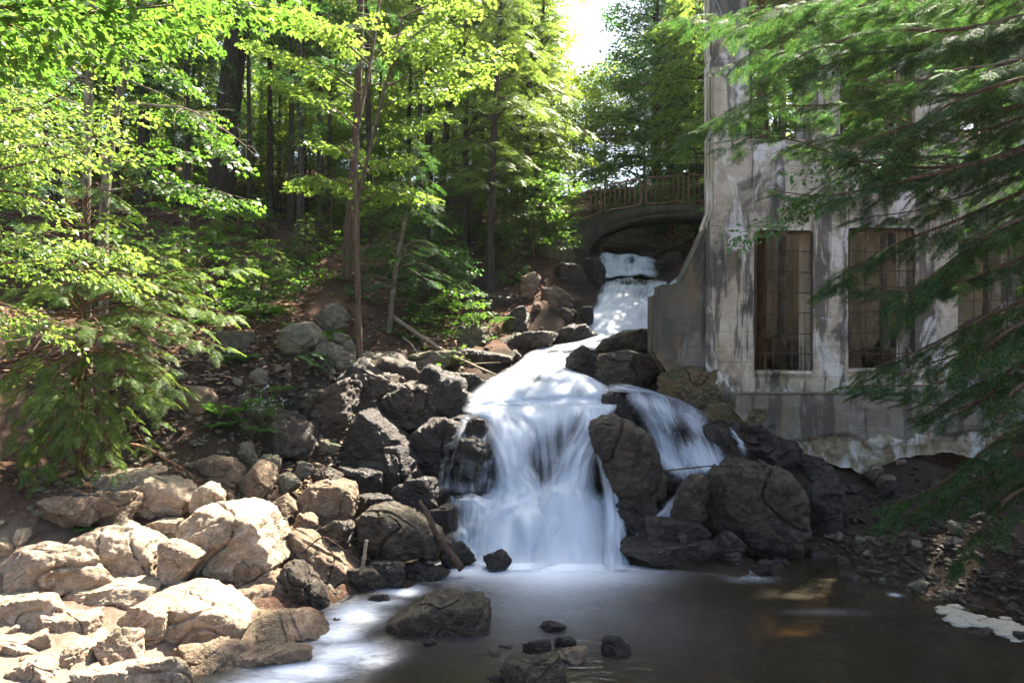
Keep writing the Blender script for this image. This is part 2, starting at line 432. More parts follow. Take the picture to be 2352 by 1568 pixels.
# ------------------------------------------------------------------ terrain
_c = PP(
 (0,1568,6.5),(300,1568,6.9),(300,1370,8.4),(0,1260,8.6),(100,1140,9.6),(520,1300,9.3),(450,1060,11),(650,1070,12),(880,1170,12),(760,1390,8.9),
 (740,890,13.3),(900,880,14.2),(600,765,15),(480,805,14),(700,650,18),(540,650,18),(800,640,18),(1150,640,21),(1240,665,20),(1100,755,18),(1100,815,16),
 (960,850,15),(500,500,25),(950,535,25),(1150,560,25),(200,500,25),(700,480,28),(0,960,11),(0,720,15),(200,850,12),(250,1065,11.2),(560,960,12.2),(380,900,12.2),(600,880,13),
 (640,980,12.8),(1280,720,18),(1330,640,21),(1340,560,25),(1180,500,28),
 (2000,1260,11),(1950,1135,13),(2150,1075,13.5),(2352,1200,10.5),(2352,1400,8.8),(1720,960,13.8),(1640,950,13.9),(2200,1330,9.6),
 (1500,1230,11),(1620,1290,10.5),(2100,1180,12),(1640,1000,13.2))
_w = np.array([
 (0.2,10.6,-0.45),(0.6,11.6,-0.1),(0.4,12.6,0.5),(0.3,13.5,1.4),(0.4,14.4,2.3),(0.7,15.4,2.75),(1.2,16.4,2.95),(2.6,17.6,3.1),(2.9,18.6,3.6),(3.2,20,4.5),(3.4,22,5.1),(4,24,5.9),
 (4.3,26,6.3),(6,30,7.2),(3.2,30,8.0),(8,30,8.6),(5.5,33,9.3),(1.8,12.2,0.3),(2.7,12.8,0.6),(3.0,13.6,1.6),(2.6,14.8,2.5),(3.2,16,3.0),(4.8,16,2.6),(4.2,18.5,3.6),(5.5,21,4.6),
 (0.5,8,-0.65),(2.5,8,-0.7),(3.8,8.6,-0.45),(2.5,10,-0.45),(0,9.3,-0.55),(0,6,-0.6),(2.5,5,-0.5),(4.4,6.6,-0.4),(5.2,7.2,-0.15),(-1.6,8.3,-0.35),(-2.2,7.2,-0.3),(-1.2,6.6,-0.45),(-1.0,10.4,-0.2),
 (5.8,8,-0.08),(6.9,8.4,.4),(7,7,0.9),(9,8,1.4),(7,10,0.8),(9,12,1.2),(12,10,2.2),(-8,6,.9),(-11,8,2.8),(-6,4,0.5),(-10,12,4.2),(-14,16,6.6),(-15,25,9.6),(-9,20,6.9),(-5,20,6.3),(-20,10,6),(-1.5,3,-0.3),(4,2,0),(-8,0,1.5),(8,0,1.5),(0,-8,1.2),(-25,30,12),(-4,22,6.9),
 (6,16.5,2.4),(8,17,2.5),(11,17,2.6),(9,15.2,2.2),(6.5,15.2,2.2),(12,15.2,2.3),(7,19,2.9),(11,19,3.1),(8,22,6.0),(12,22,6.2),(9,26,8.8),(14,26,9.5),(16,18,5),(18,12,4.5),(14,40,14),(0,35,10.5),(5,45,13),(-10,40,13.5),(-20,55,18),(5,60,15),(20,60,19),(-30,80,24),(30,80,24),(0,90,20),(60,120,30),(-60,120,30),(0,150,28),(30,30,14),(40,10,10),(-40,10,12),
 (4.2,11.2,0.0),(4.5,12.0,0.25),(5.6,11.4,.15),(3.2,11.5,.05),(8,13.9,1.3),(6,13.7,1.3),(10,13.7,1.4),(8.4,14.3,0.75),(9.4,14.3,.8),(7.4,14.3,1.0),(2.9,20.6,4.6),(4.6,23,5.4),(2.0,23.5,6.6),(6.8,25,7.0),(9,24,7.6),(0,300,40),(150,300,50),(-150,300,50),(500,300,50),(-500,300,50)])
CT = np.vstack([_c, _w])
def _phi(r2): return np.sqrt(r2 + 0.15)
_d2 = ((CT[:, None, :2] - CT[None, :, :2]) ** 2).sum(-1)
_n = len(CT)
_A = np.zeros((_n + 3, _n + 3)); _A[:_n, :_n] = _phi(_d2) + np.eye(_n) * -0.02
_A[:_n, _n] = 1; _A[:_n, _n + 1:] = CT[:, :2]; _A[_n:, :_n] = _A[:_n, _n:].T
_sol = np.linalg.solve(_A, np.concatenate([CT[:, 2], [0, 0, 0]]))
def height(xy, rough=True):
    xy = np.atleast_2d(np.asarray(xy, float)); out = np.empty(len(xy))
    for a in range(0, len(xy), 20000):
        b = xy[a:a + 20000]
        r2 = ((b[:, None] - CT[None, :, :2]) ** 2).sum(-1)
        out[a:a + 20000] = _phi(r2) @ _sol[:_n] + _sol[_n] + b @ _sol[_n + 1:]
    if rough:
        p = np.column_stack([xy, np.zeros(len(xy))])
        out += 0.16 * fbm(p * 0.75, 5, 0.55) + 0.05 * np.maximum(0, ridge(p * 1.7 + 5)) - 0.02
        rk = np.exp(-(((xy[:, 0] + 3.2) / 4.5) ** 2 + ((xy[:, 1] - 10.5) / 3.6) ** 2) ** 2) + np.exp(-(((xy[:, 0] - .5) / 4.) ** 2 + ((xy[:, 1] - 16.5) / 2.5) ** 2) ** 2)
        q = np.floor(p * 1.6 + 0.35 * noise3(p * 1.3)[:, None])
        out += rk * (0.10 * np.abs(noise3(p * 1.9 + 31)) + 0.09 * (noise3(q * 0.77 + 3.1)) )
        far = np.clip((xy[:, 1] - 25) / 40, 0, 1); out += far * 1.2 * fbm(p * 0.12, 3)
    return out
def Hz(x, y): return float(height([(x, y)])[0])

def smst(x, a, b): t = np.clip((x - a) / (b - a), 0, 1); return t * t * (3 - 2 * t)
def build_ground():
    yn = np.concatenate([np.linspace(-14, 4, 24), np.linspace(4.1, 18, 190), np.linspace(18.2, 34, 90), np.geomspace(34.5, 330, 60)])
    s = np.sort(np.concatenate([np.linspace(-0.95, 0.95, 330), np.linspace(-2.2, -0.97, 40), np.linspace(0.97, 2.2, 40)]))
    Y, S = np.meshgrid(yn, s, indexing='ij')
    X = S * np.maximum(Y * 1.0 + 1.5, 12.0)
    xy = np.column_stack([X.ravel(), Y.ravel()])
    z = height(xy)
    far = np.clip((xy[:, 1] - 160) / 400, 0, 1); z = z * (1 - far) + 45 * far
    x, y = xy.T
    ns = fbm(np.column_stack([xy * 0.9, 0 * x]), 4) * 0.5
    bed = smst(-(z + ns * 0.1), -0.05, 0.12) * (y < 13)
    rocky = np.exp(-(((x + 3.0) / 4.2) ** 2 + ((y - 12.3) / 2.2) ** 2) ** 2)
    wet = smst(-(np.abs(x - np.interp(y, [10, 13, 15, 17, 20, 25], [1.2, 0.9, 0.9, 2.4, 3.3, 4])) - np.interp(y, [10, 13, 15, 17, 20, 25], [4.2, 3.2, 2.3, 1.8, 1.8, 2.2]) + ns * 1.2), -0.6, 0.6) * (y > 9.6) * (y < 28)
    bare = smst(-(x + 1.8 + ns), -0.6, 0.8) * smst(-(y - 8.5 + ns * 2 + 0.25 * (x + 5)), -0.5, 0.8) * (1 - bed)
    wet = np.maximum(wet, 0.75 * smst(rocky + ns * .5, 0.2, 0.7))  # left bank mixed to the same dark rock tone
    wet = np.maximum(wet, 0.8 * smst(x - 2.2 + ns, 0, .5) * smst(14.2 - y, 0, .6) * smst(10.5 - x + ns, 0, 1.5) * (y > 8))  # right bank, in under the arch, mixed to the dark tone too
    n, m = X.shape
    i = np.arange(n - 1)[:, None] * m + np.arange(m - 1)[None]
    Q = np.stack([i, i + 1, i + m + 1, i + m], -1).reshape(-1, 4)
    o = mesh_obj("ground", np.column_stack([x, y, z]), Q, M['ground'], attrs={'bed': bed, 'wet': wet, 'bare': bare})
    tag(o, kind="structure")
build_ground()

# ------------------------------------------------------------------ water
def sheet(rows, nv=90, nu=44, amp=0.05, freq=(3.0, 1.2), seed=0, bulge=0.25, wid=0.05):
    """rows: (dxL, dyL, dxR, dyR, Y, density) down the flow -> grid of world points, uv, row density"""
    R = smooth_line(np.array(rows, float), nv); w_ = (R[:, 2] - R[:, 0]) * wid; R[:, 0] -= w_; R[:, 2] += w_
    u = np.linspace(0, 1, nu)
    dx = R[:, None, 0] * (1 - u) + R[:, None, 2] * u
    dy = R[:, None, 1] * (1 - u) + R[:, None, 3] * u
    Y = np.repeat(R[:, 4:5], nu, 1) + bulge * (np.abs(u - 0.5)[None] * 2) ** 2
    q = np.stack([np.broadcast_to(u * freq[0], dx.shape), np.linspace(0, 1, nv)[:, None] * freq[1] * 4 * np.ones_like(dx), np.full_like(dx, seed * 7.7)], -1).reshape(-1, 3)
    Y = Y + amp * 2 * fbm(q, 3).reshape(Y.shape)
    dy = dy + 9 * noise3(np.stack([u * 3.5 + 0 * dx, np.linspace(0, 1, nv)[:, None] * 3 * np.ones_like(dx), np.full_like(dx, seed + 2.2)], -1).reshape(-1, 3)).reshape(dx.shape) * min(1, (rows[0][2] - rows[0][0]) / 90)
    V = np.stack([(dx - 1176) / FPX * Y, Y, 3.5 + (784 - dy) / FPX * Y], -1)
    vv = np.linspace(0, 1, nv)[:, None] * np.ones_like(dx)
    return V, dx, dy, np.broadcast_to(u, dx.shape), vv, np.repeat(R[:, 5:6], nu, 1)
def grid_faces(n, m):
    i = np.arange(n - 1)[:, None] * m + np.arange(m - 1)[None]
    return np.stack([i, i + 1, i + m + 1, i + m], -1).reshape(-1, 4)
def water(name, rows, label, holes=(), seed=0, fade=(0.12, 0.12, 0.05, 0.05), layers=2, uvs=(1.0, 1.0), under=True, nv=90, nu=44, amp=0.05, bulge=0.25, push=0.22, root=None):
    if root is None: root = thing(name, (0, 0, 0), label, "waterfall"); root["kind"] = "structure"
    for k in range(layers):
        V, dx, dy, u, v, d = sheet(rows, nv, nu, amp, seed=seed, bulge=bulge)
        V = V.copy(); d = d + 0.30 * fbm(np.stack([u * 2.6, v * 5.5, u * 0 + seed * 3.1 + k * 5], -1).reshape(-1, 3), 2).reshape(u.shape); V[..., 1] -= 0.07 * k; V[..., 2] += 0.02 * k
        if k: V[..., 1] -= 0.04 * noise3(np.stack([u * 6, v * 5, u * 0 + 3 + seed], -1).reshape(-1, 3)).reshape(u.shape)
        dens = d - 0.12 * k
        for hx, hy, rx, ry, st in holes:
            dens = dens - st * np.exp(-(((dx - hx) / rx) ** 2 + ((dy - hy) / ry) ** 2))
        wob = 0.09 * noise3(np.stack([v * 9, u * 2, u * 0 + seed + k * 3.3], -1).reshape(-1, 3)).reshape(u.shape)
        e = smst(u + wob, 0.0, fade[0] + 1e-3) * smst(1 - u - wob, 0.0, fade[1] + 1e-3) * smst(v, 0, fade[2] + 1e-3) * smst(1 - v, 0, fade[3] + 1e-3)
        uv = np.stack([u * uvs[0] + seed * 1.37 + k * 0.61, v * uvs[1] + k * 0.3], -1).reshape(-1, 2)
        mesh_obj("veil", V.reshape(-1, 3), grid_faces(nv, nu), M['silk'], root, uv=uv, attrs={'dens': dens.ravel(), 'edge': e.ravel()})
    if under:
        r2 = np.array(rows, float); w = (r2[:, 2] - r2[:, 0]); r2[:, 0] -= w * 0.08 + 8; r2[:, 2] += w * 0.08 + 8
        V, dx, dy, u, v, d = sheet(r2, nv * 2, nu * 2, amp, seed=seed, bulge=bulge)
        p = V.reshape(-1, 3)
        n = 0.20 * fbm(p * 1.6, 4) + 0.10 * np.clip(ridge(p * np.array([1.5, 1.5, 3.0])), -1, 1) + 0.03 * fbm(p * 9, 3)
        p = p + np.column_stack([0 * n, push + 0.13 - n, -push * 0.55 - 0.1 + n * 0.5])
        o = mesh_obj("bedrock", p, grid_faces(nv * 2, nu * 2), M['rock_wet'], None)
        tag(o, kind="structure")
    return root

_main = water("waterfall", [(1215,806,1345,798,16.3,0.55),(1200,827,1301,846,15.3,0.55),(1154,856,1362,874,14.3,0.75),(1088,906,1394,902,13.65,0.85),(1078,930,1398,922,13.5,0.95),(1082,952,1396,944,12.95,0.95),
  (1118,990,1370,1002,12.65,0.55),(1136,1060,1362,1064,12.35,0.50),(1134,1120,1366,1126,12.1,0.55),(1085,1150,1398,1156,11.75,0.92),(1045,1209,1416,1212,11.4,0.85),(1025,1288,1432,1288,10.95,0.95),(1005,1311,1455,1311,10.38,0.75)],
  "broad silky white main waterfall dropping into the brown pool", holes=[(1238,872,34,11,.45),(1330,905,32,13,.45),(1150,908,26,12,.35),(1268,1000,34,60,.25),(1250,1085,60,34,0.2),(1325,1010,18,50,0.35),(1075,1185,36,40,0.35),(1385,1170,26,60,0.45),(1100,1240,60,40,.25)],
  seed=1, nv=150, nu=70, fade=(0.15, 0.10, 0.03, 0.11), amp=0.08)
_j = dict(root=_main, under=False, layers=2, bulge=0.1)
water("", [(1096,926,1232,938,13.25,.8),(1112,985,1238,1000,12.55,.95),(1134,1060,1226,1070,12.15,.9),(1138,1122,1262,1130,11.9,1.0),(1108,1180,1292,1190,11.45,.95),(1085,1286,1305,1288,10.88,.95),(1060,1312,1330,1312,10.3,.8)], "", seed=11, fade=(.4, .4, .15, .16), uvs=(.45, .8), nu=36, **_j)
water("", [(1306,930,1400,918,13.2,.8),(1322,966,1396,974,12.7,.95),(1290,1030,1374,1040,12.25,.95),(1252,1100,1362,1110,11.95,1.0),(1218,1152,1384,1152,11.6,1.0),(1195,1286,1424,1288,10.86,.9),(1170,1313,1445,1313,10.27,.8)], "", seed=12, fade=(.4, .4, .15, .16), uvs=(.45, .8), nu=36, **_j)
water("", [(1352,1006,1384,1018,12.4,.5),(1374,1080,1404,1092,12.05,.6),(1384,1150,1428,1152,11.7,.9),(1382,1284,1444,1288,10.8,.85),(1375,1312,1460,1312,10.3,.7)], "", seed=13, fade=(.4, .4, .2, .16), uvs=(.25, .8), nu=24, **_j)
water("", [(1080,905,1240,905,13.55,.7),(1072,935,1250,945,13.3,1.0),(1078,962,1260,975,12.8,.6)], "", seed=14, fade=(.3, .4, .3, .5), uvs=(.5, .3), nv=40, nu=30, **_j)
water("waterfall", [(1072,950,1130,975,13.0,0.5),(1050,975,1140,985,12.7,0.36),(1022,1020,1146,1040,12.35,0.16),(1006,1080,1150,1090,12.1,0.18),(1000,1132,1150,1138,11.9,0.4)],
  "thin see-through veil of water over the rounded rock left of the main fall", seed=2, layers=1, fade=(0.15, 0.05, 0.05, 0.1), under=False, uvs=(0.9, 1))
water("waterfall", [(1030,1128,1150,1140,11.95,0.45),(1030,1150,1160,1150,11.7,0.6),(1030,1209,1160,1209,11.4,0.45),(1020,1288,1160,1288,10.95,0.7),(1000,1310,1165,1310,10.4,0.6)],
  "low fanning apron of water at the left foot of the main fall", seed=3, layers=1, fade=(0.2, 0.3, 0.1, 0.2), under=False)
water("waterfall", [(1366,892,1420,876,14.0,0.45),(1398,898,1480,890,13.9,0.4),(1436,888,1600,936,13.65,0.35),(1452,925,1622,968,13.2,0.55),(1488,990,1646,1010,12.95,0.42),(1512,1066,1668,1062,12.6,0.75),(1530,1090,1674,1086,12.3,.5),(1540,1110,1650,1104,12.1,.4)],
  "bluish side fall to the right behind the upright dark boulder", holes=[(1560,1000,22,40,.35)], seed=4, fade=(0.2, 0.25, 0.12, 0.28), nv=80)
water("waterfall", [(1550,1075,1625,1068,12.5,0.4),(1562,1110,1606,1108,12.2,0.35),(1528,1160,1566,1166,11.6,0.5),(1462,1222,1512,1238,11.15,0.75),(1408,1290,1470,1290,10.85,0.85)],
  "narrow run of water below the side fall, slipping between dark boulders into the pool", seed=5, layers=1, fade=(0.2, 0.2, 0.1, 0.05), nv=60, nu=20)
water("waterfall", [(1668,980,1684,976,13.4,0.3),(1676,1000,1696,998,13.1,0.5),(1690,1025,1715,1020,12.9,0.45),(1700,1048,1735,1048,12.7,0.3)],
  "small trickle on dark rock below the mossy rubble footing", seed=6, layers=1, fade=(0.3, 0.3, 0.2, 0.2), nv=30, nu=12, uvs=(.3, .5), under=False)
water("waterfall", [(1383,581,1490,588,24.2,0.75),(1379,590,1500,598,23.7,0.85),(1378,612,1504,618,23.2,0.8),(1380,636,1506,638,22.6,1.0)],
  "topmost short cascade under the footbridge arch", holes=[(1450,600,12,10,.6),(1415,590,10,14,.4)], seed=7, fade=(0.15, 0.2, 0.1, 0.05), nv=50, uvs=(1, .6))
water("waterfall", [(1382,640,1522,642,22.2,0.45),(1384,656,1524,652,20.9,0.8),(1382,672,1512,672,20.3,0.6),(1374,692,1508,692,19.5,0.95),(1350,715,1506,712,18.8,0.9),(1352,742,1504,738,18.2,1.0),(1366,768,1500,760,17.6,1.0),(1345,784,1440,780,17.1,1.0),(1262,800,1400,799,16.5,0.7),(1225,808,1345,802,16.15,0.55)],
  "middle cascade stepping down between the boulders and the concrete wing wall", holes=[(1450,650,40,7,.7),(1365,665,14,9,.6),(1480,725,14,14,.3)], seed=8, fade=(0.14, 0.05, 0.06, 0.03), nv=110, uvs=(1, 1.2))
water("waterfall", [(1560,632,1588,630,22.5,0.5),(1538,650,1570,648,22.0,0.7),(1520,664,1550,664,21.4,0.6)],
  "small side spill right of the topmost cascade, beside the wing wall", seed=9, layers=1, fade=(0.2, 0.2, 0.2, 0.2), nv=24, nu=14, uvs=(.4, .4))

def build_pool():
    x = np.linspace(-4.6, 9.5, 320); y = np.linspace(-10, 12.2, 300); y = np.concatenate([np.linspace(-10, 4, 30), np.linspace(4.1, 12.2, 240)])
    Yg, Xg = np.meshgrid(y, x, indexing='ij'); X = Xg.ravel(); Y = Yg.ravel()
    foam = np.zeros_like(X); swirl = np.zeros_like(X)
    def blob(dx, dy, rx, ry, a, sw=0.0):
        nonlocal foam, swirl
        Yb = 3.5 * FPX / (dy - 784); Xb = (dx - 1176) / FPX * Yb
        sx = rx / FPX * Yb; sy = ry / (dy - 784) * Yb
        g = a * np.exp(-(((X - Xb) / sx) ** 2 + ((Y - Yb) / sy) ** 2)); foam = np.maximum(foam, g) if sw else foam + g * (1 - np.clip(foam, 0, 1) * 0.5)
        if sw: swirl = np.maximum(swirl, sw * np.exp(-(((X - Xb) / (sx * 1.3)) ** 2 + ((Y - Yb) / (sy * 1.3)) ** 2)))
    blob(1230, 1295, 215, 26, 1.0); blob(1265, 1325, 130, 34, 0.5); blob(1250, 1380, 190, 50, 0.13); blob(1420, 1325, 90, 24, 0.18)
    blob(1290, 1430, 330, 90, 0.05); blob(1060, 1310, 60, 18, 0.45)
    blob(925, 1356, 45, 12, 0.8, 0.3); blob(880, 1382, 45, 10, 0.5, 0.3)
    blob(815, 1410, 58, 26, 1.0, 0.7); blob(770, 1452, 54, 26, .95, 0.8); blob(780, 1500, 92, 26, 1.0, .9); blob(700, 1540, 98, 26, 1.0, .9); blob(620, 1575, 90, 26, 1.0, 0.8); blob(850, 1515, 45, 18, 0.5, 1.0)
    blob(1680, 1308, 55, 10, 0.42, 0.6); blob(1720, 1328, 50, 8, 0.2, 0.5); blob(1900, 1405, 90, 8, 0.07, 0.3); blob(2055, 1365, 12, 4, 0.5, .3); blob(1250, 1518, 55, 8, 0.6, 0.2)
    V = np.column_stack([X, Y, 0.006 * fbm(np.column_stack([X * 1.4, Y * 1.4, 0 * X]), 3)])
    o = mesh_obj("pool_water", V, grid_faces(len(y), len(x)), M['pool'], attrs={'foam': np.clip(foam, 0, 1), 'swirl': swirl})
    tag(o, kind="structure")
build_pool()
# ------------------------------------------------------------------ rocks
import bmesh
_ICO = {}
def ico(n):
    if n not in _ICO:
        bm = bmesh.new(); bmesh.ops.create_icosphere(bm, subdivisions=n, radius=1.0)
        _ICO[n] = (np.array([v.co[:] for v in bm.verts]), np.array([[v.index for v in f.verts] for f in bm.faces])); bm.free()
    return _ICO[n]
def rock_shape(w, h, dep, seed, sub=5, outline=None, planes=11, hard=34.0, rough=1.0, lo=0.55, hi=0.92, q=3.6):
    """closed rock around the origin; w,h in the picture plane (x,z), dep along y. outline: polygon (x,z) seen from the front"""
    rng = np.random.RandomState(seed)
    d, F = ico(sub)
    if outline is not None:
        o = np.asarray(outline, float)
        th = np.arctan2(d[:, 2], d[:, 0]); m = np.hypot(d[:, 0], d[:, 2])
        a = np.linspace(-math.pi, math.pi, 721); dirs = np.column_stack([np.cos(a), np.sin(a)])
        R = np.full(len(a), 1e9); E = np.roll(o, -1, 0)
        for p, e in zip(o, E):
            s = e - p; den = dirs[:, 0] * s[1] - dirs[:, 1] * s[0]
            with np.errstate(divide='ignore', invalid='ignore'):
                t = (p[0] * s[1] - p[1] * s[0]) / den; k = (p[0] * dirs[:, 1] - p[1] * dirs[:, 0]) / den
            ok = (t > 0) & (k >= -1e-6) & (k <= 1 + 1e-6); R = np.where(ok & (t < R), t, R)
        R[R > 1e8] = min(w, h) / 2
        R = np.convolve(np.concatenate([R[-9:], R, R[:9]]), np.ones(7) / 7, 'same')[9:-9]
        r = 1 / ((m / np.interp(th, a, R)) ** q + (np.abs(d[:, 1]) / (dep / 2)) ** q) ** (1 / q)
    else:
        k = np.array([w, dep, h]) / 2
        r = 1 / (np.abs(d / k) ** q).sum(1) ** (1 / q)
    p = d * r[:, None]
    pn = p / (np.array([w, dep, h]) / 2)
    N = rng.normal(size=(planes, 3)); 
    if outline is not None: N[:, 1] = -np.abs(N[:, 1]) * 1.6 - 0.4; N[::4, 1] *= -1
    N[:, 2] *= np.where(N[:, 1] < -0.4, 0.3, 1.0)
    N /= np.linalg.norm(N, axis=1)[:, None]
    if outline is not None: N = np.vstack([N, [[0.12, 0.1, 1.0], [-0.25, -0.05, 1.0]]]); N /= np.linalg.norm(N, axis=1)[:, None]; planes += 2
    H = rng.uniform(lo, hi, planes) * (1.12 if outline is not None else 1.0)
    g = np.maximum(pn @ N.T / H, 1e-3)
    g = ((g ** hard).sum(1) + 1) ** (1 / hard)
    p = p / g[:, None]
    sz = (w * h * dep) ** (1 / 3); off = rng.uniform(0, 90, 3)
    n = 0.06 * fbm(p / sz * 2.3 + off, 4, 0.5) + 0.026 * fbm(p / sz * 9 + off, 4, 0.6)
    st = rng.normal(size=3); st /= np.linalg.norm(st)
    lay = noise3(np.column_stack([(p @ st) / sz * 5.5 + off[0], p[:, 0] / sz * 0.8, p[:, 1] / sz * 0.8]))
    n = n - 0.06 * smst(lay, 0.05, 0.16) * (0.5 + noise3(p / sz * 2 + 3))
    cr = np.abs(noise3(p / sz * 1.5 + off[::-1]))
    n = n - 0.085 * np.exp(-(cr / 0.022) ** 2)
    return p * (1 + rough * n[:, None] * sz / (np.linalg.norm(p, axis=1)[:, None] + 0.25 * sz) * 1.1), F
def boulder(dx, dy, w, h, Y, mat, label, seed, outline=None, dep=None, name="boulder", cat="boulder", group=None, rough=1.0, lo=0.55, hi=0.95, planes=12, q=4.0, tilt=0.0):
    k = Y / FPX; W, Hh = w * k, h * k
    D = dep if dep is not None else 0.8 * max(min(W, 1.6 * Hh), 0.7 * W)
    c = P(dx, dy, Y); c[1] += D * 0.3
    kk = c[1] / Y
    c = P(dx, dy, c[1]); W *= kk; Hh *= kk
    if outline is not None:
        outline = [((x - dx) * k * kk, (dy - y) * k * kk) for x, y in outline]
    sub = 6 if max(w, h) > 120 else 5 if max(w, h) > 40 else 4
    V, F = rock_shape(W, Hh, D, seed, sub, outline, planes, rough=rough, lo=lo, hi=hi, q=q if outline is None else 5.5)
    if tilt:
        a = math.radians(tilt); V = np.column_stack([V[:, 0] * math.cos(a) - V[:, 2] * math.sin(a), V[:, 1], V[:, 0] * math.sin(a) + V[:, 2] * math.cos(a)])
    o = mesh_obj(name, V, F, M[mat])
    o.location = c
    return tag(o, label, cat, group)

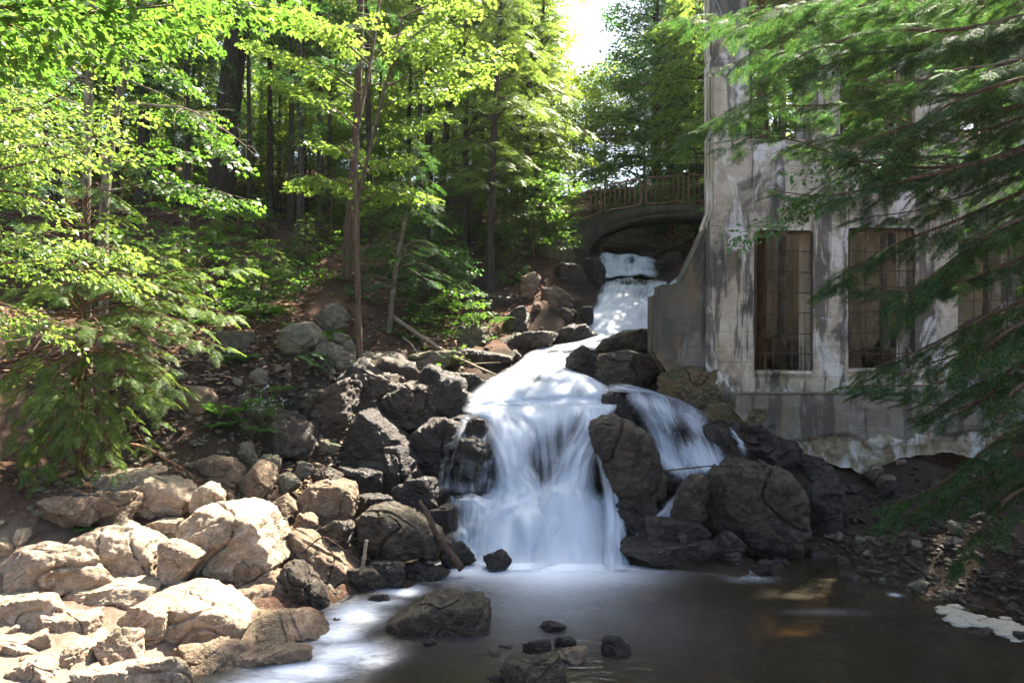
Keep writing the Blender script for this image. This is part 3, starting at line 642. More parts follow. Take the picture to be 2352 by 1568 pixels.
ROCKS = [
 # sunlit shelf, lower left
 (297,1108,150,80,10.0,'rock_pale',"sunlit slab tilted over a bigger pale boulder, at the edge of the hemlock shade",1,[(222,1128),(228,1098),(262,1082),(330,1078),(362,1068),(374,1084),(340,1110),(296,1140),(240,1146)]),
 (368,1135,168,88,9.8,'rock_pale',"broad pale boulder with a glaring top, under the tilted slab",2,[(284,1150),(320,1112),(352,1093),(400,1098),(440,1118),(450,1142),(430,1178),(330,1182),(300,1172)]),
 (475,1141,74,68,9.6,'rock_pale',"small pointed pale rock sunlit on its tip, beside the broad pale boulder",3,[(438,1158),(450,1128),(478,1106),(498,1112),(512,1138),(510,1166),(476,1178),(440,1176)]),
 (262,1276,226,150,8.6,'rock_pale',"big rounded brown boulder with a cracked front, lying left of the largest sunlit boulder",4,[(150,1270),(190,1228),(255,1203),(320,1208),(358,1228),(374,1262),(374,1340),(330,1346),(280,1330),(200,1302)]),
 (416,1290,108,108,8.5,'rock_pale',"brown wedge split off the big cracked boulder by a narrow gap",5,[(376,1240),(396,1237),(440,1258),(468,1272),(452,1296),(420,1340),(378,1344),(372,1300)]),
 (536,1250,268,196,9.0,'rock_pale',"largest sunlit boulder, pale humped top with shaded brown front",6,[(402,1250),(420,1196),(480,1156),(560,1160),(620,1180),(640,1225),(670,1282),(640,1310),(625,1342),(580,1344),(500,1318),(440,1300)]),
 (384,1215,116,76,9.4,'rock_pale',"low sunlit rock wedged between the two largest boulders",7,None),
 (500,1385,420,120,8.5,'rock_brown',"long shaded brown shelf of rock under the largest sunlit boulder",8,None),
 (445,1425,264,150,7.85,'rock_pale',"wide cracked boulder with moss spots, below the long brown shelf",9,[(312,1420),(340,1372),(400,1352),(470,1358),(530,1382),(574,1425),(560,1462),(500,1480),(440,1490),(340,1500)]),
 (323,1423,114,102,7.5,'rock_pale',"pale boulder leaning left against the wide cracked boulder",10,None),
 (177,1442,150,90,7.4,'rock_pale',"dark faced block with a flat sunlit top among the glaring rocks",11,None),
 (266,1484,104,104,7.1,'rock_pale',"rounded speckled boulder between the leaning boulder and a sunlit flat rock",12,None),
 (172,1508,110,84,6.9,'rock_pale',"sunlit flat topped rock right of a small shaded brown one",13,None),
 (85,1484,72,82,7.1,'rock_pale',"small shaded brown rock under the dark faced block",14,None),
 (94,1537,118,72,6.6,'rock_pale',"brown stone in the bottom left corner of the rock shelf",15,None),
 (220,1560,140,66,6.6,'rock_pale',"low brown boulder cut by the lower edge of the photo, left of the glaring one",16,None),
 (367,1552,192,96,6.8,'rock_pale',"glaring white topped boulder at the lower edge of the photo",17,None),
 (478,1537,170,98,7.2,'rock_brown',"grey brown flat rock beside the glaring boulder at the lower edge",18,None),
 (620,1513,200,84,7.4,'rock_brown',"flat brown rock meeting the swirling foam of the stream",19,None),
 (668,1450,215,66,8.0,'rock_brown',"dark low ledge pointing to the foam below the steep dark rock",20,None),
 (697,1366,128,156,8.9,'rock_dark',"steep dark rock face at the right end of the largest sunlit boulder",21,[(640,1320),(668,1285),(700,1296),(730,1330),(758,1390),(750,1420),(700,1430),(632,1428),(628,1360)]),
 (752,1296,218,200,9.7,'rock_brown',"long bedrock slope running down to the stream outlet with dead twigs on it",22,[(640,1220),(690,1204),(740,1230),(790,1262),(830,1310),(862,1362),(840,1384),(770,1382),(700,1330),(650,1260)]),
 (749,1158,138,106,10.5,'rock_brown',"rounded boulder, golden on the left and dark on the right",23,[(682,1180),(688,1140),(716,1112),(770,1104),(806,1110),(820,1140),(812,1184),(770,1206),(710,1208),(688,1200)]),
 (652,1160,64,44,10.3,'rock_brown',"small flat brown block left of the golden boulder",24,None),
 (778,1224,104,54,10.0,'rock_dark',"low dark rock under the golden boulder",25,None),
 (920,1218,198,118,10.2,'rock_dark',"large dark angular rock leaned on by a dead log",26,[(820,1190),(850,1160),(900,1160),(960,1190),(1010,1225),(1018,1250),(990,1272),(900,1276),(845,1250)]),
 (1040,1276,86,66,10.5,'rock_wet',"wet black rock at the foot of the dead log, beside the foam",27,None),
 (970,1314,108,58,10.0,'rock_wet',"wet glinting rock where the stream leaves the foot of the falls",28,None),
 (880,1310,90,64,9.7,'rock_wet',"wet flat stone between the bedrock slope and the glinting rock",29,None),
 (1009,1412,240,104,8.2,'rock_dark',"big dark rock standing alone in the pool",30,[(880,1450),(895,1422),(960,1384),(1000,1366),(1050,1372),(1110,1372),(1128,1392),(1124,1440),(1080,1456),(960,1460)]),
 (872,1378,62,26,9.2,'rock_wet',"small golden brown stone at the head of the foam stream",31,None),
 (1142,1288,62,46,10.35,'rock_wet',"small dark rock veiled by foam at the foot of the falls",32,None),
 (120,1312,270,110,8.1,'rock_pale',"broad glaring rock pavement at the left, below the shaded earth",130,None),
 (40,1405,240,120,7.5,'rock_pale',"glaring broken rock at the left edge of the photo",131,None),
 (235,1375,230,80,8.0,'rock_pale',"low cracked rock between the glaring pavement and the big cracked boulder",132,None),
 (20,1505,130,90,6.9,'rock_pale',"bright rock at the left edge, lowest but one of the shelf",133,None),
 (165,1176,150,66,9.0,'rock_brown',"shaded brown rock bank under the lowest hemlock boughs",134,None),
 (245,1165,130,90,9.3,'rock_brown',"shaded block between the hemlock's foot and the tilted slab",135,None),
 (590,1330,200,90,8.9,'rock_brown',"shaded rock filling the hollow under the largest sunlit boulder's right end",137,None),
 (840,1330,90,70,9.6,'rock_dark',"dark rock at the tail of the bedrock slope, by the stream outlet",138,None),
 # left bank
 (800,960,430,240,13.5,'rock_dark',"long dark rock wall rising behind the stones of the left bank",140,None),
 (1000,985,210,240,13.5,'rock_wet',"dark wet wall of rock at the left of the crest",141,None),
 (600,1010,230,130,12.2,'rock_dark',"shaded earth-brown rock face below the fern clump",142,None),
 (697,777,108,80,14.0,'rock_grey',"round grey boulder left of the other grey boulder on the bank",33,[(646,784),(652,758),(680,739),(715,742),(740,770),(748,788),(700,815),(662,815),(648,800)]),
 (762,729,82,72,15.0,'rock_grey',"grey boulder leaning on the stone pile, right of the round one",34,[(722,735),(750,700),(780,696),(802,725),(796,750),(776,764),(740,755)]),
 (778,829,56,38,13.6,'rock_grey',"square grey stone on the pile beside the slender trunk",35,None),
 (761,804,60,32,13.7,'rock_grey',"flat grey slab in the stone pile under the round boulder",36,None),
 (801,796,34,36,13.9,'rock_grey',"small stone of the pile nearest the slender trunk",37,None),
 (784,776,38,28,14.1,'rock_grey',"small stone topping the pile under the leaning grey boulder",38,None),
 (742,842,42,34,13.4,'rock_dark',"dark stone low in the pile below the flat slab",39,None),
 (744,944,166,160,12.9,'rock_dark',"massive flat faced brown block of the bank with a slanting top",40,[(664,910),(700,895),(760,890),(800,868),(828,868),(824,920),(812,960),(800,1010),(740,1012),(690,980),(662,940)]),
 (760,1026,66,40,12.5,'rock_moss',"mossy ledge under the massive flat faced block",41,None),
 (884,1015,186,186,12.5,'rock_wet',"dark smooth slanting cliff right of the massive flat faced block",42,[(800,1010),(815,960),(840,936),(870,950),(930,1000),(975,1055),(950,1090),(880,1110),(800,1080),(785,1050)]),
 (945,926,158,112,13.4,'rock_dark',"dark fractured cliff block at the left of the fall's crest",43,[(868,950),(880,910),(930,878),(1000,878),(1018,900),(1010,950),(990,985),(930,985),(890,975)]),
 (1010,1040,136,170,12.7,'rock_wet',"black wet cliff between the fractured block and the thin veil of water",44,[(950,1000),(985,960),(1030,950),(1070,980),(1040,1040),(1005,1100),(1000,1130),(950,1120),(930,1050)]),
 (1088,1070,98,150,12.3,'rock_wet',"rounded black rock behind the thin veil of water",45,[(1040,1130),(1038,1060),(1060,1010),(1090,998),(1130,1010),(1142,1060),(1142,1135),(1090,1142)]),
 (1096,975,60,50,12.6,'rock_wet',"small dark knob of rock poking out at the left shoulder of the fall",46,[(1068,990),(1076,965),(1092,957),(1112,962),(1126,985),(1120,1000),(1072,1000)]),
 (876,862,98,64,14.2,'rock_moss',"pale mossy rock right of the slender trunk's foot",47,None),
 (960,838,250,60,15.2,'rock_moss',"long mossy ledge of bedrock above the left cliffs",48,None),
 (1085,818,150,44,15.6,'rock_dark',"flat dark ledge beside the stream above the main fall",49,None),
 (1050,880,110,40,14.3,'rock_dark',"narrow ledge left of the fall's crest",50,None),
 (448,926,108,92,12.0,'rock_brown',"reddish brown block under the hemlock branches",51,[(396,935),(410,905),(440,885),(480,893),(502,915),(490,950),(440,970),(405,955)]),
 (404,888,84,72,12.4,'rock_grey',"grey block left of the reddish brown one, half under hemlock twigs",52,None),
 (385,1010,100,76,11.6,'rock_dark',"dark sloping rock under the reddish brown block",53,None),
 (480,1015,120,80,11.8,'rock_dark',"broad dark face of rock below the ferns",54,None),
 (568,1040,42,50,11.4,'rock_grey',"small upright grey stone below the fern clump",55,None),
 (502,1088,110,88,10.8,'rock_brown',"rounded brown boulder above the small pointed pale rock",56,[(448,1090),(452,1056),(490,1046),(535,1050),(552,1080),(556,1108),(530,1132),(480,1120),(455,1105)]),
 (586,1112,84,90,10.7,'rock_brown',"brown boulder with an orange fracture, right of the rounded brown one",57,None),
 (613,1078,72,58,11.2,'rock_grey',"smooth grey boulder perched behind the orange fractured one",58,None),
 (661,1113,44,50,11.0,'rock_grey',"small grey block right of the smooth grey boulder",59,None),
 (748,1096,90,42,11.2,'rock_dark',"low rock behind the golden boulder",60,None),
 (700,1080,40,36,11.4,'rock_grey',"little upright grey stone left of the low rock behind the golden boulder",61,None),
 (530,793,100,60,13.6,'rock_moss',"grey green boulder half buried beside the footpath",62,None),
 (458,847,46,30,13.0,'rock_grey',"small grey stone on the path edge near the hemlock",63,None),
 (592,864,42,36,13.0,'rock_grey',"small stone on the bank between path and ferns",64,None),
 (830,1100,90,70,11.8,'rock_wet',"dark wet rock in the cleft below the slanting cliff",65,None),
 (955,1140,90,80,11.2,'rock_wet',"crumpled wet rock face above the dead log",66,None),
 (1020,1190,60,56,11.0,'rock_wet',"small wet rock beside the apron of water",67,None),
 (560,1180,70,50,10.2,'rock_pale',"half sunlit stone behind the largest sunlit boulder",68,None),
 (700,1200,60,40,10.0,'rock_brown',"brown stone between the flat block and the bedrock slope",69,None),
 (850,890,110,80,13.6,'rock_dark',"dark block filling the bank right below the slender trunk",143,None),
 (905,905,90,70,13.7,'rock_dark',"dark block left of the fractured cliff block",144,None),
 (660,985,110,90,12.3,'rock_dark',"dark rock face left of the mossy ledge",145,None),
 (540,1000,120,90,12.0,'rock_dark',"dark rock hollow behind the small upright grey stone",146,None),
 (860,1170,90,60,11.0,'rock_wet',"wet stone between the golden boulder and the dark angular rock",147,None),
 (905,1090,150,110,11.9,'rock_wet',"wet slab leaning under the slanting cliff",148,None),
 # upper left of the stream
 (1222,657,62,64,19.0,'rock_brown',"tall sunlit tan boulder beside the upper stream",70,[(1192,665),(1200,635),(1225,626),(1244,632),(1236,665),(1222,690),(1198,685)]),
 (1282,683,86,62,19.0,'rock_brown',"long tan boulder sloping to the stream, right of the tall one",71,[(1242,660),(1262,651),(1295,668),(1322,690),(1312,710),(1270,705),(1246,690)]),
 (1308,637,66,54,20.4,'rock_dark',"dark rock above the long tan boulder",72,None),
 (1362,628,50,70,21.6,'rock_wet',"dark rock at the left foot of the bridge arch",73,None),
 (1326,765,96,50,17.3,'rock_wet',"black rounded rock at the left of the middle cascade",74,None),
 (1290,730,86,38,18.0,'rock_dark',"flat dark rock above the black rounded one",75,None),
 (1350,727,38,40,18.2,'rock_wet',"small wet rock splashed by the middle cascade",76,None),
 (1195,740,72,64,17.5,'rock_dark',"dark block below the tall sunlit boulder",77,None),
 (1208,785,136,42,16.6,'rock_dark',"flat mossy ledge at the bend of the stream",78,None),
 (1090,777,78,58,16.6,'rock_moss',"mossy block beside the fallen branch",79,None),
 (1130,650,60,50,20.2,'rock_dark',"dark rock at the foot of the straight hemlock",80,None),
 (1150,700,66,40,19.0,'rock_dark',"low dark rock in the leaf litter left of the sunlit boulder",81,None),
 # right of the stream
 (1340,832,80,76,15.1,'rock_wet',"wet rock at the right lip of the main fall",82,None),
 (1434,786,136,60,16.0,'rock_dark',"flat topped dark rock under the concrete wing wall",83,[(1368,800),(1385,778),(1440,758),(1500,754),(1502,800),(1480,816),(1400,815)]),
 (1438,856,158,104,14.7,'rock_dark',"large dark block below the flat topped rock by the wing wall",84,[(1360,850),(1372,815),(1440,806),(1505,818),(1515,850),(1485,900),(1430,900),(1370,880)]),
 (1412,940,76,70,13.6,'rock_wet',"wet rock lump between the main fall and the side fall",85,None),
 (1438,1046,172,210,11.75,'rock_dark',"upright dark boulder splitting the main fall from the side fall",86,[(1354,985),(1372,950),(1400,944),(1445,965),(1490,1000),(1510,1050),(1530,1100),(1515,1140),(1470,1150),(1420,1146),(1400,1110),(1385,1060),(1362,1025)]),
 (1460,1190,110,90,11.5,'rock_wet',"black recessed rock under the upright dark boulder",87,None),
 (1583,1140,90,118,11.1,'rock_dark',"tall rock with a sun glint, left of the huge dark boulder",88,[(1542,1180),(1560,1130),(1590,1092),(1622,1086),(1626,1140),(1620,1190),(1590,1200),(1555,1195)]),
 (1740,1165,226,224,11.2,'rock_dark',"huge dark rounded boulder on the right bank",89,[(1630,1150),(1628,1080),(1680,1058),(1760,1064),(1800,1085),(1835,1130),(1840,1220),(1820,1268),(1740,1272),(1660,1250),(1635,1210)]),
 (1890,1165,112,184,11.7,'rock_wet',"dark broken rock right of the huge boulder",90,None),
 (1550,1214,140,58,10.9,'rock_wet',"flat wet rock at the pool edge below the tall glinting rock",91,None),
 (1530,1262,172,62,10.6,'rock_wet',"low black rock where the pool meets the right boulders",92,None),
 (1672,1256,80,60,10.6,'rock_wet',"black stone at the waterline under the huge boulder",93,None),
 (1615,1274,84,56,10.5,'rock_wet',"small black rock at the waterline left of the other black stone",94,None),
 (1752,1238,140,74,11.0,'rock_wet',"low ledge in front of the huge dark boulder",95,None),
 (2045,1250,116,56,11.0,'rock_dark',"flat brown slab lying on the gravel bank",96,None),
 (1755,1304,44,32,10.2,'rock_wet',"dark stone in the shallows beside a lick of foam",97,None),
 (2190,1230,60,36,11.2,'rock_dark',"dark stone on the upper gravel bank under the low hemlock sprays",98,None),
 (2300,1330,50,24,9.2,'rock_dark',"flat stone on the earth of the right bank",99,None),
 (1860,1065,110,44,13.0,'rock_wet',"dark slab under the eroded concrete base",100,None),
 (1800,1030,90,40,13.3,'rock_wet',"black wet rock below the rubble footing",101,None),
 (2130,1170,70,30,12.2,'rock_grey',"grey stone on the bank in front of the low arch",102,None),
 (1690,985,105,72,13.35,'rock_wet',"black rock under the small trickle",150,None),
 (1748,1012,95,62,13.1,'rock_wet',"black rock right of the small trickle, against the base wall",151,None),
 (1668,955,84,62,13.5,'rock_ochre',"mossy ochre rubble block left under the base wall's end",152,None),
 (1722,962,66,48,13.38,'rock_ochre',"small ochre rubble block at the broken corner of the base wall",153,None),
 (1640,1012,72,62,12.9,'rock_wet',"dark wet rock at the right side of the side fall",154,None),
 (1785,1050,115,62,12.7,'rock_wet',"dark slab between the huge boulder and the base wall",155,None),
 (1545,900,70,60,13.9,'rock_ochre',"mossy rubble lump below the wing wall",156,None),
 # stones in the pool
 (1270,1438,60,22,8.2,'rock_wet',"lone flat stone in the middle of the pool",103,None),
 (1298,1476,50,40,7.65,'rock_wet',"dark stone behind the tan one in the shallows",104,None),
 (1310,1503,66,40,7.4,'rock_brown',"tan lit stone among the dark ones in the shallows",105,None),
 (1250,1493,36,50,7.45,'rock_wet',"upright stone left of the tan one in the shallows",106,None),
 (1222,1487,36,38,7.55,'rock_wet',"small black stone at the left end of the stone cluster in the shallows",107,None),
 (1417,1486,60,46,7.55,'rock_wet',"pointed black stone to the right of the stone cluster in the shallows",108,None),
 (1245,1550,150,70,6.85,'rock_dark',"grey block at the lower edge of the photo with sticks around it",109,None),
 (1142,1560,50,24,7.05,'rock_wet',"little stone left of the grey block with sticks",110,None),
 (1162,1487,36,12,7.8,'rock_wet',"tiny stone just breaking the water",111,None),
 (1096,1508,32,18,7.6,'rock_wet',"tiny dark stone left of the row in the shallows",112,None),
 (990,1484,34,28,7.85,'rock_wet',"tiny pointed stone below the big pool rock",113,None),
 (1135,1503,26,14,7.6,'rock_wet',"smallest stone of the row in the shallows",114,None),
 (2250,1457,66,20,8.15,'rock_wet',"dark flat stone in front of the cream foam",115,None),
 (2345,1470,40,36,8.0,'rock_wet',"dark stone at the right edge of the photo beside the foam",116,None),
 # under and beside the bridge
 (1450,560,150,70,27.0,'rock_lichen',"pale mossy rock face seen through the bridge arch",117,[(1370,590),(1385,555),(1430,525),(1480,515),(1520,540),(1530,590),(1450,600)]),
 (1560,545,120,110,27.6,'rock_lichen',"mossy rock wall at the right under the bridge arch",118,None),
 (1440,572,110,22,25.4,'rock_wet',"dark ledge at the head of the topmost cascade",119,None),
 (1545,615,80,60,24.4,'rock_dark',"dark rock beside the topmost cascade under the bridge",120,None),
 (1240,540,120,90,23.5,'rock_moss',"mossy rock behind the bushes left of the bridge",121,None),
 (1284,598,70,70,22.6,'rock_moss',"mossy block under the left end of the bridge",122,None),
]
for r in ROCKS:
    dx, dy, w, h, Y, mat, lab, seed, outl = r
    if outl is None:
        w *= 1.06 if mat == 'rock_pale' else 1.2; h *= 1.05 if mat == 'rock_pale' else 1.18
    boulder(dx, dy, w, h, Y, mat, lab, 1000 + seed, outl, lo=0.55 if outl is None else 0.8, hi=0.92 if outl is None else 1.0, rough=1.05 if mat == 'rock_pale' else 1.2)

# smaller stones: copies of a few shapes, each an object
_protos = []
for k in range(14):
    rg = np.random.RandomState(400 + k)
    V, F = rock_shape(1.0, rg.uniform(.5, .8), rg.uniform(.6, 1.0), 500 + k, 4, planes=8, lo=.5, hi=.85, hard=26)
    _protos.append((V, F))
_pm = {}
def pebble(name, mat, x, y, s, label, cat, group, rng, sink=0.3, z=None):
    k = rng.randint(len(_protos)); key = (k, mat)
    if key not in _pm:
        o = mesh_obj(name, *_protos[k], M[mat]); _pm[key] = o.data
    else:
        o = bpy.data.objects.new(name, _pm[key]); COL.objects.link(o)
    o.name = name
    o.rotation_euler = (rng.uniform(-.35, .35), rng.uniform(-.35, .35), rng.uniform(0, 6.28))
    o.scale = (s, s, s * rng.uniform(.75, 1.1))
    o.location = (x, y, (Hz(x, y) if z is None else z) + s * 0.3 * (1 - 2 * sink) )
    return tag(o, label, cat, group)
def stones(n, region, mats, srange, label, group, seed, name="stone"):
    rng = np.random.RandomState(seed)
    for i in range(n):
        dx, dy, Y = region(rng)
        x = (dx - 1176) / FPX * Y
        s = srange[0] + (srange[1] - srange[0]) * rng.rand() ** 2.2
        pebble(name, mats[rng.randint(len(mats))], x, Y, s, label, "stone", group, rng)
def _right(rng):
    Y = rng.uniform(9.2, 12.6); x = rng.uniform(np.interp(Y, [9.2, 10.4, 12.6], [5.2, 3.9, 5.0]), np.interp(Y, [9.2, 12.6], [6.6, 9.0])); return x / Y * FPX + 1176, 0, Y
stones(95, _right, ['rock_dark', 'rock_wet', 'rock_grey', 'rock_dark'], (0.05, 0.34), "small angular stone on the dark gravel bank right of the pool", "stones of the right gravel bank", 11)
def _left(rng):
    Y = rng.uniform(10.6, 13.6); return rng.uniform(330, 830), 0, Y
stones(45, _left, ['rock_grey', 'rock_brown', 'rock_dark'], (0.06, 0.30), "small stone lying in the earth of the left bank between bigger boulders", "stones of the left bank", 12)
def _shelf(rng):
    Y = rng.uniform(6.6, 9.4); return rng.uniform(-40, 330), 0, Y
stones(30, _shelf, ['rock_pale'], (0.07, 0.45), "small pale sun-bleached stone on the rock shelf at the lower left", "stones of the sunlit shelf", 13)
def _up(rng):
    Y = rng.uniform(15.5, 20.5); return rng.uniform(900, 1330), 0, Y
stones(36, _up, ['rock_dark', 'rock_moss', 'rock_brown'], (0.10, 0.5), "dark mossy stone beside the upper stream on its left bank", "stones beside the upper stream", 14)
def _pile(rng):
    Y = rng.uniform(13.0, 14.2); return rng.uniform(660, 830), 0, Y
stones(28, _pile, ['rock_grey', 'rock_dark', 'rock_brown'], (0.12, 0.36), "grey stone heaped in the pile under the two grey boulders", "stones of the pile by the slender trunk", 15)
def _foot(rng):
    Y = rng.uniform(12.4, 13.5); return rng.uniform(1700, 2350), 0, Y
stones(55, _foot, ['rock_dark', 'rock_wet', 'rock_brown'], (0.12, 0.55), "dark rubble stone lying along the foot of the ruin's base wall", "stones at the foot of the ruin", 18)
def _edge(rng):
    Y = rng.uniform(10.2, 12.6); return rng.uniform(1560, 1990), 0, Y
stones(30, _edge, ['rock_wet'], (0.12, 0.45), "dark wet stone among the big boulders of the right bank", "stones among the right boulders", 16)
# loose gravel of the right bank: nobody could count it
rng = np.random.RandomState(5)
g = Mesh(); d3, F3 = ico(1)
N = 3800; Y = rng.uniform(8.2, 12.8, N); X = np.interp(Y, [8.2, 10.4, 12.8], [5.7, 3.7, 4.6]) + rng.uniform(0, 1, N) * np.interp(Y, [8.2, 12.8], [2.0, 4.4])
Z = height(np.column_stack([X, Y])); S = 0.012 + 0.06 * rng.rand(N) ** 3
pts = d3[None] * (S[:, None, None] * np.stack([rng.uniform(.6, 1.4, N), rng.uniform(.6, 1.4, N), rng.uniform(.35, .8, N)], -1)[:, None]) * (1 + .25 * rng.normal(size=(N, len(d3), 1)))
pts += np.stack([X, Y, Z], -1)[:, None]
FF = F3[None] + (np.arange(N) * len(d3))[:, None, None]
tag(mesh_obj("gravel", pts.reshape(-1, 3), FF.reshape(-1, 3), M['rock_dark'], smooth=False), "loose dark gravel of the right bank", "gravel", kind="stuff")
rng = np.random.RandomState(6)
N = 3000; Y = rng.uniform(9.2, 14.6, N); dx = rng.uniform(60, 900, N); X = (dx - 1176) / FPX * Y
Z = height(np.column_stack([X, Y])); S = 0.014 + 0.055 * rng.rand(N) ** 3
pts = d3[None] * (S[:, None, None] * np.stack([rng.uniform(.6, 1.4, N), rng.uniform(.6, 1.4, N), rng.uniform(.4, .9, N)], -1)[:, None]) * (1 + .25 * rng.normal(size=(N, len(d3), 1)))
pts += np.stack([X, Y, Z + .005], -1)[:, None]
tag(mesh_obj("gravel", pts.reshape(-1, 3), (F3[None] + (np.arange(N) * len(d3))[:, None, None]).reshape(-1, 3), M['rock_grey'], smooth=False), "small loose stones in the earth of the left bank", "gravel", kind="stuff")
# foam heaps on the right shore
f = thing("foam_heap", P(2240, 1425, 8.6), "lumpy cream foam drifted against the right shore of the pool", "foam")
fm = Mesh()
rng = np.random.RandomState(3)
for i in range(75):
    t = rng.rand() ** .9; dx = 2165 + 190 * t + rng.uniform(-8, 8); dy = 1400 + 56 * t ** 0.9 + rng.normal() * 8
    Yp = 3.5 * FPX / (dy - 784); s = rng.uniform(.025, .085)
    d5, F5 = ico(3); v = d5 * np.array([s * 1.8, s * 1.3, s * .35]) * (1 + .45 * noise3(d5 * 2 + i)[:, None] + .2 * noise3(d5 * 5 + i)[:, None]) + np.array([(dx - 1176) / FPX * Yp, Yp, 0.015])
    fm.add(v, None, F5)
V, F = fm.get(); part("lumps", V, F, M['foam'], f)
# ------------------------------------------------------------------ concrete ruin
def plate(inside, x0, x1, z0, z1, Yf, thick, cell, wob=0.015, smooth_it=2, seed=0, back=True, spall=None):
    """a wall of any outline with holes: front at Yf, thickness towards +Y; inside(x, z) -> bool on cell centres"""
    nx = int(round((x1 - x0) / cell)); nz = int(round((z1 - z0) / cell))
    xs = x0 + np.arange(nx + 1) * (x1 - x0) / nx; zs = z0 + np.arange(nz + 1) * (z1 - z0) / nz
    cx, cz = np.meshgrid((xs[:-1] + xs[1:]) / 2, (zs[:-1] + zs[1:]) / 2, indexing='ij')
    m = inside(cx.ravel(), cz.ravel()).reshape(nx, nz)
    X, Z = np.meshgrid(xs, zs, indexing='ij'); X = X.copy(); Z = Z.copy()
    idx = lambda i, j: i * (nz + 1) + j
    mp = np.pad(m, 1)
    E = []
    I, J = np.nonzero(m)
    for di, dj, a, b in ((-1, 0, (0, 1), (0, 0)), (1, 0, (1, 0), (1, 1)), (0, -1, (0, 0), (1, 0)), (0, 1, (1, 1), (0, 1))):
        k = ~mp[I + 1 + di, J + 1 + dj]
        E.append(np.column_stack([idx(I[k] + a[0], J[k] + a[1]), idx(I[k] + b[0], J[k] + b[1])]))
    E = np.vstack(E)
    xf, zf = X.ravel(), Z.ravel()
    for _ in range(smooth_it):
        sx = np.zeros_like(xf); sz = np.zeros_like(zf); c = np.zeros_like(xf)
        for a, b in ((0, 1), (1, 0)):
            np.add.at(sx, E[:, a], xf[E[:, b]]); np.add.at(sz, E[:, a], zf[E[:, b]]); np.add.at(c, E[:, a], 1)
        k = c == 2
        xf = np.where(k, 0.5 * xf + 0.5 * sx / np.maximum(c, 1), xf); zf = np.where(k, 0.5 * zf + 0.5 * sz / np.maximum(c, 1), zf)
    p = np.column_stack([xf, 0 * xf + seed, zf])
    yf = Yf + wob * (fbm(p * 1.1, 3) + 0.6 * fbm(p * 6, 2))
    if spall is not None: yf = yf + 0.10 * smst(spall - zf + 0.35 * fbm(p * 0.9 + 4, 4), 0, 0.08) + 0.02 * fbm(p * 8, 3) * (zf < spall)
    n = len(xf)
    V = np.vstack([np.column_stack([xf, yf, zf]), np.column_stack([xf, 0 * xf + Yf + thick, zf])])
    Q = [np.column_stack([idx(I, J), idx(I + 1, J), idx(I + 1, J + 1), idx(I, J + 1)])]
    if back: Q.append(Q[0][:, ::-1] + n)
    Q.append(np.column_stack([E[:, 0], E[:, 1], E[:, 1] + n, E[:, 0] + n]))
    Q = np.vstack(Q)
    used = np.unique(Q); remap = np.full(len(V), -1); remap[used] = np.arange(len(used))
    return V[used], remap[Q]
def disp_of(x, z, Y): return 1176 + x / Y * FPX, 784 - (z - 3.5) / Y * FPX

ruin = thing("ruined_building", P(1900, 915, 14.0), "roofless grey concrete ruin with tall barred window openings beside the waterfall", "building")
WIN = [(1730, 1866, 527, 857), (1948, 2102, 525, 852), (2198, 2356, 545, 852), (2450, 2610, 545, 852)]
WUP = [(1722, 1862, -40, 318), (1930, 2104, -40, 316), (2196, 2345, -40, 318), (2450, 2610, -40, 318)]
def in_wall(x, z):
    dx, dy = disp_of(x, z, 14.0)
    nz = 5 * noise3(np.column_stack([x * 2.2, 0 * x, z * 2.2]))
    left = np.interp(dy, [-100, 470, 520, 640, 700, 930], [1642, 1642, 1624, 1622, 1622, 1622]) + nz * 0.5
    m = (dx > left) & (dx < 2760) & (dy < 922) & (dy > -500 + 25 * noise3(np.column_stack([x * 0.9, 0 * x + 4, z * 0])))
    for a, b, c, d in WIN + WUP: m &= ~((dx > a) & (dx < b) & (dy > c) & (dy < d))
    m &= ~((dx > 2015) & (dx < 2052) & (dy > 372) & (dy < 400))
    return m
V, F = plate(in_wall, 3.7, 14.1, 2.26, 15.4, 14.0, 0.7, 0.055)  # wall carried up above the view so its shadow covers the pool
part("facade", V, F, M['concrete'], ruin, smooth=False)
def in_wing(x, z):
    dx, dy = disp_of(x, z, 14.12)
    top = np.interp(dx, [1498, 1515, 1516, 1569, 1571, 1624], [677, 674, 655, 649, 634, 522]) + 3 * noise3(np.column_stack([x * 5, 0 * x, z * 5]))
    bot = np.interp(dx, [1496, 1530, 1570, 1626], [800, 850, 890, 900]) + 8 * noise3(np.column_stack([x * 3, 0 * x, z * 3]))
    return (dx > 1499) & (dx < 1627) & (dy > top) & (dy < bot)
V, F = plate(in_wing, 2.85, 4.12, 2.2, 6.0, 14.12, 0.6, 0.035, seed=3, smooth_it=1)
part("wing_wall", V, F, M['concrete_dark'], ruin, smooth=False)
def in_plinth(x, z):
    dx, dy = disp_of(x, z, 13.4)
    n = 14 * noise3(np.column_stack([x * 1.6, 0 * x, z * 1.6])) + 7 * noise3(np.column_stack([x * 6, 0 * x + 9, z * 6]))
    bot = np.interp(dx, [1680, 1700, 1760, 1830, 1900, 1960, 1990, 2012, 2030, 2060, 2110, 2180, 2250, 2310, 2350, 2400, 2760], [935, 962, 1008, 1040, 1060, 1078, 1100, 1094, 1078, 1060, 1047, 1044, 1050, 1068, 1090, 1120, 1130]) + n * 0.6
    return (dx > 1688 + n * .4) & (dx < 2760) & (dy > 905) & (dy < bot)
V, F = plate(in_plinth, 4.2, 13.6, 0.35, 2.475, 13.4, 0.585, 0.05, wob=0.03, seed=6, spall=1.62)
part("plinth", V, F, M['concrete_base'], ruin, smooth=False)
V, F = rock_shape(1.75, 1.35, 0.9, 61, 6, [(-.95, .62), (.72, .45), (.85, -.35), (.55, -.72), (-.1, -.6), (-.5, -.2), (-.8, .1)], hard=12, rough=1.5)
